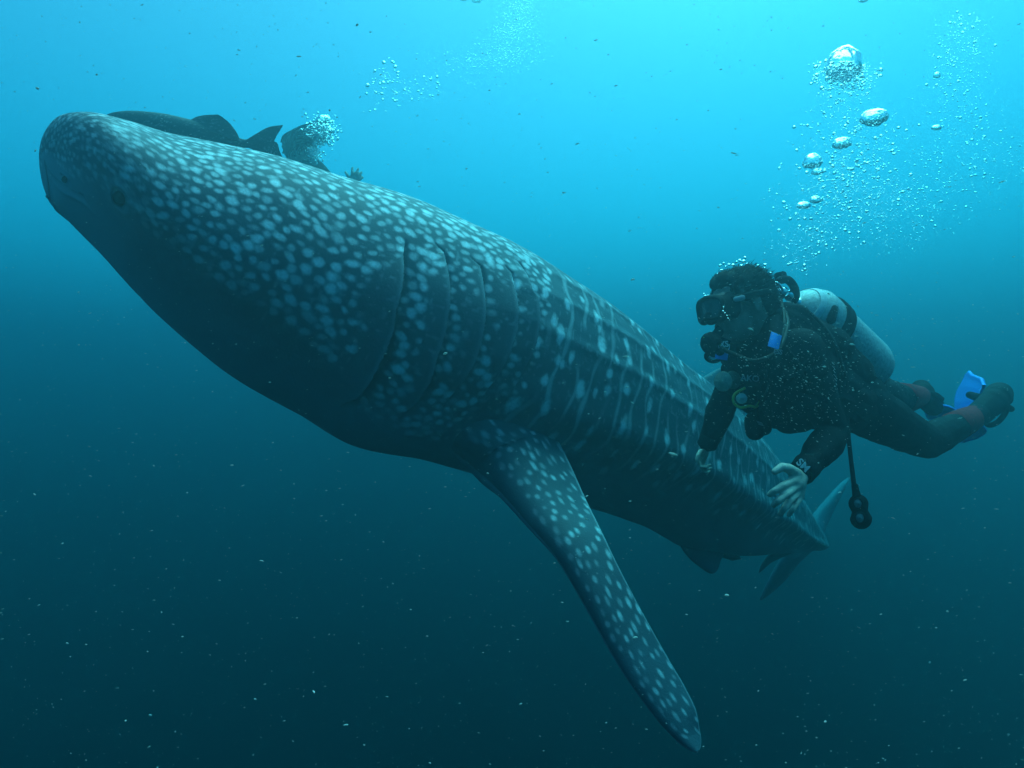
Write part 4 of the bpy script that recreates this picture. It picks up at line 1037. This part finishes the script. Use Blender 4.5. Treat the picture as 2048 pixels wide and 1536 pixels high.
# plumes: (axis points as seen with spread and weight), distance range, size range, count
def plume(path, d0, d1, n, smin, smax, seed):
    rr_ = np.random.default_rng(seed); p = np.array(path, float); w = p[:, 3] / p[:, 3].sum(); cw = np.r_[0, np.cumsum(w)]; out = []
    for _ in range(n):
        k = min(np.searchsorted(cw, rr_.random()) - 1, len(p) - 2); k = max(k, 0); t = rr_.random()
        q = p[k] * (1 - t) + p[k + 1] * t; sp = q[2]
        x = q[0] + np.clip(rr_.normal(0, 1), -2.4, 2.4) * sp * .5; y = q[1] + rr_.normal(0, 14)
        s = smin * (smax / smin)**(rr_.random()**2.6)
        out.append((P(x, y, rr_.uniform(d0, d1)), s))
    return out
NEARP = [(1590, 535, 40, 8), (1620, 480, 80, 14), (1668, 420, 130, 26), (1700, 370, 130, 26), (1705, 310, 110, 16), (1700, 240, 90, 8), (1690, 180, 60, 9), (1688, 130, 50, 3)]
main = plume(NEARP, 2.15, 2.55, 2500, .0014, .0062, 1)
main += plume([(1720, 500, 60, 3), (1760, 440, 90, 5), (1790, 380, 80, 3)], 2.2, 2.7, 260, .0015, .0045, 2)
right = plume([(1800, 500, 70, 5), (1850, 430, 110, 8), (1910, 360, 150, 10), (1950, 300, 150, 9), (1925, 220, 90, 7), (1915, 140, 70, 6), (1925, 40, 50, 5)], 3.4, 4.4, 1300, .0026, .0085, 3)
far_p = plume([(820, 200, 90, 1), (880, 180, 90, 2), (950, 130, 120, 8), (1000, 110, 90, 8), (1030, 60, 50, 4), (1045, 5, 40, 3)], 4.6, 5.2, 900, .003, .0072, 4)
left_p = plume([(765, 215, 50, 2), (772, 180, 60, 6), (775, 140, 26, 4)], 4.0, 4.3, 75, .005, .013, 5) + plume([(830, 190, 50, 3), (860, 165, 40, 3)], 4.3, 4.6, 45, .004, .010, 6)
froth = plume([(1690, 165, 60, 1), (1690, 140, 60, 1), (1690, 165, 60, 0)], 2.25, 2.4, 420, .0022, .0085, 7) + [(P(1686 + 30 * a_, 140 + 24 * b_, 2.22), s_) for a_, b_, s_ in zip(np.random.default_rng(3).uniform(-1, 1, 260), np.random.default_rng(4).uniform(-.7, 1, 260), np.random.default_rng(5).uniform(.002, .006, 260)) if a_ * a_ + b_ * b_ < 1.1]
far_froth = [(P(r.normal(641, 14), r.normal(260, 14), 4.15 + r.uniform(-.08, .12)), r.uniform(.004, .014)) for _ in range(520)] + [(P(r.normal(628, 8), r.normal(308, 9), 4.15 + r.uniform(-.08, .1)), r.uniform(.004, .010)) for _ in range(220)]
sets = [(main, 'small air bubble in the column above the diver', 'bubbles rising above the near diver', 120),
        (right, 'tiny air bubble in the loose trail at the right edge', 'bubbles trailing up the right edge', 60),
        (far_p, None, None, 0), (left_p, 'air bubble in the sparse cluster left of top centre', 'bubbles in the sparse cluster near the top', 40),
        (froth, 'bubble in the froth right under the big domed bubble', 'froth under the domed bubble', 30), (far_froth, None, None, 0)]
rest = []
for lst, lab, grp, n in sets:
    lst = sorted(lst, key=lambda q: -q[1])
    zs = sorted(p[2] / p[1] for p, s in lst[:n]) if n else []
    for p, s in lst[:n]:
        k_ = zs.index(p[2] / p[1]) * 3 // n
        put_bubble(p, s, lab + (', low in it', ', halfway up', ', near its top')[k_], grp)
    rest += lst[n:]
# bubbles caught in the hair and on the mask
for (x, y, s) in [(1440, 531, 5.5), (1447, 527, 4.5), (1452, 533, 4), (1458, 529, 5), (1443, 540, 4), (1449, 546, 5), (1466, 530, 6), (1473, 524, 5.5), (1480, 521, 6), (1487, 523, 7), (1490, 515, 5), (1483, 531, 5), (1494, 528, 4.5), (1436, 548, 3.5), (1516, 531, 4), (1530, 529, 6), (1529, 536, 3.5), (1541, 546, 4)]:
    put_bubble(P(x, y, 1.97 + r.uniform(-.04, .04)), s * .5 * 1.97 / FPX * 1.2, 'shiny bubble resting on the dark hair of the near diver', 'bubbles on the hair of the near diver')
for (x, y, s) in [(1408, 587, 4), (1410, 592, 4.5), (1416, 591, 4), (1447, 614, 3), (1446, 622, 3.5), (1450, 626, 3.5), (1454, 631, 3), (1456, 637, 3.5), (1459, 641, 3)]:
    put_bubble(P(x, y, 1.86 if x > 1430 else 1.93), s * .5 * 1.9 / FPX, 'bright bead of air clinging to the mask of the near diver', 'air beads on the mask')
# the large ones, one by one: domes of trapped air
def big_bubble(x, y, d, wpx, hpx, tilt, label, seed, cup=.35):
    V, F = ico(5, 1.0, seed, .05, (1, 1, 1))
    z = V[:, 2]; low = z < 0
    V[low, 2] *= cup; n = fbm(V, 5, 3, seed + 4); V[:, 2] += np.where(low, .16 * n, .015 * n); V *= 1 + .03 * vnoise(V, 9, seed)[:, None]
    me = npmesh('big_bubble', V, [F]); me.materials.append(BUB); me.polygons.foreach_set('use_smooth', np.ones(len(me.polygons), bool))
    o = bpy.data.objects.new('bubble', me); COL.objects.link(o)
    W_ = wpx * d / FPX / 2; o.scale = (W_, W_ * .8, hpx * d / FPX / (1 + cup)); o.location = [float(c) for c in P(x, y, d)]
    o.rotation_euler = (.25, tilt, seed); o.rotation_euler[2] = 0
    tag(o, label, 'bubble')
big_bubble(1686, 138, 2.3, 72, 58, .05, 'large domed bubble with white rim, topmost above the diver', 3)
big_bubble(1748, 236, 2.3, 54, 32, -.12, 'dark lens shaped bubble right of the rising column', 5, .8)
big_bubble(1684, 288, 2.3, 38, 22, -.15, 'medium flat bubble inside the column, below left of the lens shaped one', 7, .6)
big_bubble(1625, 326, 2.3, 38, 28, -.1, 'round wobbly bubble on the left edge of the rising column', 9, .5)
big_bubble(1635, 345, 2.3, 24, 12, -.1, 'thin flat bubble just under the round wobbly one', 11, .5)
big_bubble(1607, 412, 2.3, 28, 13, 0, 'small flat bubble low on the left edge of the column', 13, .5)
big_bubble(1631, 401, 2.3, 24, 14, .05, 'small dome bubble right of the low flat bubble', 15, .5)
big_bubble(1874, 151, 3.4, 14, 11, 0, 'single brighter bubble high in the right hand trail', 17, .6)
big_bubble(1873, 256, 3.4, 19, 10, 0, 'single darker flat bubble halfway down the right hand trail', 19, .6)
big_bubble(953, -2, 4.5, 22, 18, 0, 'pale round bubble cut by the top edge of the photo', 23, .6)
big_bubble(926, -4, 4.6, 20, 12, 0, 'flat bubble at the top edge, left of the pale round one', 25, .6)
big_bubble(1726, 1, 2.6, 18, 8, 0, 'flat bubble at the top edge above the domed bubble', 27, .6)
big_bubble(647, 240, 4.15, 30, 16, 0, 'bright dome of exhaled air beside the floating hair', 29, .6)
# the thousands of fine ones
def scatter_mesh(name, V0, F0, pos, scl, rotz=None, tilt=None):
    n, m = len(pos), len(V0); V = V0[None] * scl[:, None, :] if scl.ndim == 2 else V0[None] * scl[:, None, None]
    if rotz is not None:
        c, s = np.cos(rotz)[:, None], np.sin(rotz)[:, None]; x, y = V[..., 0] * c - V[..., 1] * s, V[..., 0] * s + V[..., 1] * c; V = np.stack([x, y, V[..., 2]], -1)
    if tilt is not None:
        c, s = np.cos(tilt)[:, None], np.sin(tilt)[:, None]; x, z = V[..., 0] * c - V[..., 2] * s, V[..., 0] * s + V[..., 2] * c; V = np.stack([x, V[..., 1], z], -1)
    V = V + pos[:, None, :]
    F = F0[None] + (np.arange(n) * m)[:, None, None]
    return npmesh(name, V.reshape(-1, 3), [F.reshape(-1, F0.shape[1])])
V1_, F1_ = ico(1, 1.0, None, 0, (1.1, 1, .68))
pos = np.array([p for p, s in rest]); scl = np.array([s for p, s in rest])
tag(link('fine_bubbles', scatter_mesh('fine_bubbles', V1_, F1_, pos, scl, r.uniform(0, 6, len(pos)), r.normal(0, .35, len(pos))), BUB), 'thousands of fine air bubbles in the rising plumes', kind='stuff')

# ------------------------------------------------------------------ drifting specks in the water
SNOW = bpy.data.materials.new('plankton_speck'); SNOW.use_nodes = True
n_ = SNOW.node_tree; sb = n_.nodes['Principled BSDF']; sb.inputs['Base Color'].default_value = (.50, .62, .60, 1); sb.inputs['Roughness'].default_value = .5
tr_ = n_.nodes.new('ShaderNodeBsdfTranslucent'); tr_.inputs[0].default_value = (.50, .64, .62, 1)
ms = n_.nodes.new('ShaderNodeMixShader'); ms.inputs[0].default_value = .5
n_.links.new(sb.outputs[0], ms.inputs[1]); n_.links.new(tr_.outputs[0], ms.inputs[2]); n_.links.new(ms.outputs[0], n_.nodes['Material Output'].inputs['Surface'])
V0, F0 = ico(1, 1.0, None, 0, (1, 1, 1)); 
bm = bmesh.new(); bmesh.ops.create_icosphere(bm, subdivisions=1, radius=1); bm.verts.ensure_lookup_table()
V0 = np.array([v.co[:] for v in bm.verts]); F0 = np.array([[v.index for v in f.verts] for f in bm.faces]); bm.free()
V0 *= (1 + r.uniform(-.3, .3, (len(V0), 1)))
N_S = 16000
d_ = .45 + 5.5 * r.random(N_S)**1.25
x_ = r.uniform(-.95, .95, N_S) * d_; z_ = r.uniform(-.75, .75, N_S) * d_
keep = (z_ > -BED_Z * -1) & (z_ < SURF_Z - .1)
pos = np.stack([x_, d_, z_], -1)[keep]; n = len(pos)
s_ = .00025 * (1 + r.exponential(.75, n)) * (.6 + .35 * pos[:, 1])
big_ = r.random(n) < .02; s_[big_] *= 2.0
scl = np.stack([s_ * r.uniform(1.0, 3.2, n), s_ * r.uniform(.6, 1.2, n), s_ * r.uniform(.4, .9, n)], -1)
tag(link('plankton', scatter_mesh('plankton', V0, F0, pos, scl, r.normal(0, .5, n), r.normal(.05, .25, n)), SNOW, smooth=True), 'pale drifting specks scattered through the water', kind='stuff')
# a denser drift of specks between the camera and the diver
N_D = 1100
pd = np.stack([P(r.normal(1590, 105), r.normal(735, 85), 1) for _ in range(N_D)]) * r.uniform(.9, 1.75, N_D)[:, None]
s_ = .00026 * (1 + r.exponential(.9, N_D)) * pd[:, 1]
scl = np.stack([s_ * r.uniform(1.0, 3.0, N_D), s_, s_ * r.uniform(.45, .9, N_D)], -1)
tag(link('plankton_drift', scatter_mesh('plankton_drift', V0, F0, pd, scl, r.normal(0, .5, N_D), r.normal(-.35, .25, N_D)), SNOW, smooth=True), 'denser cloud of pale specks floating in front of the diver', kind='stuff')
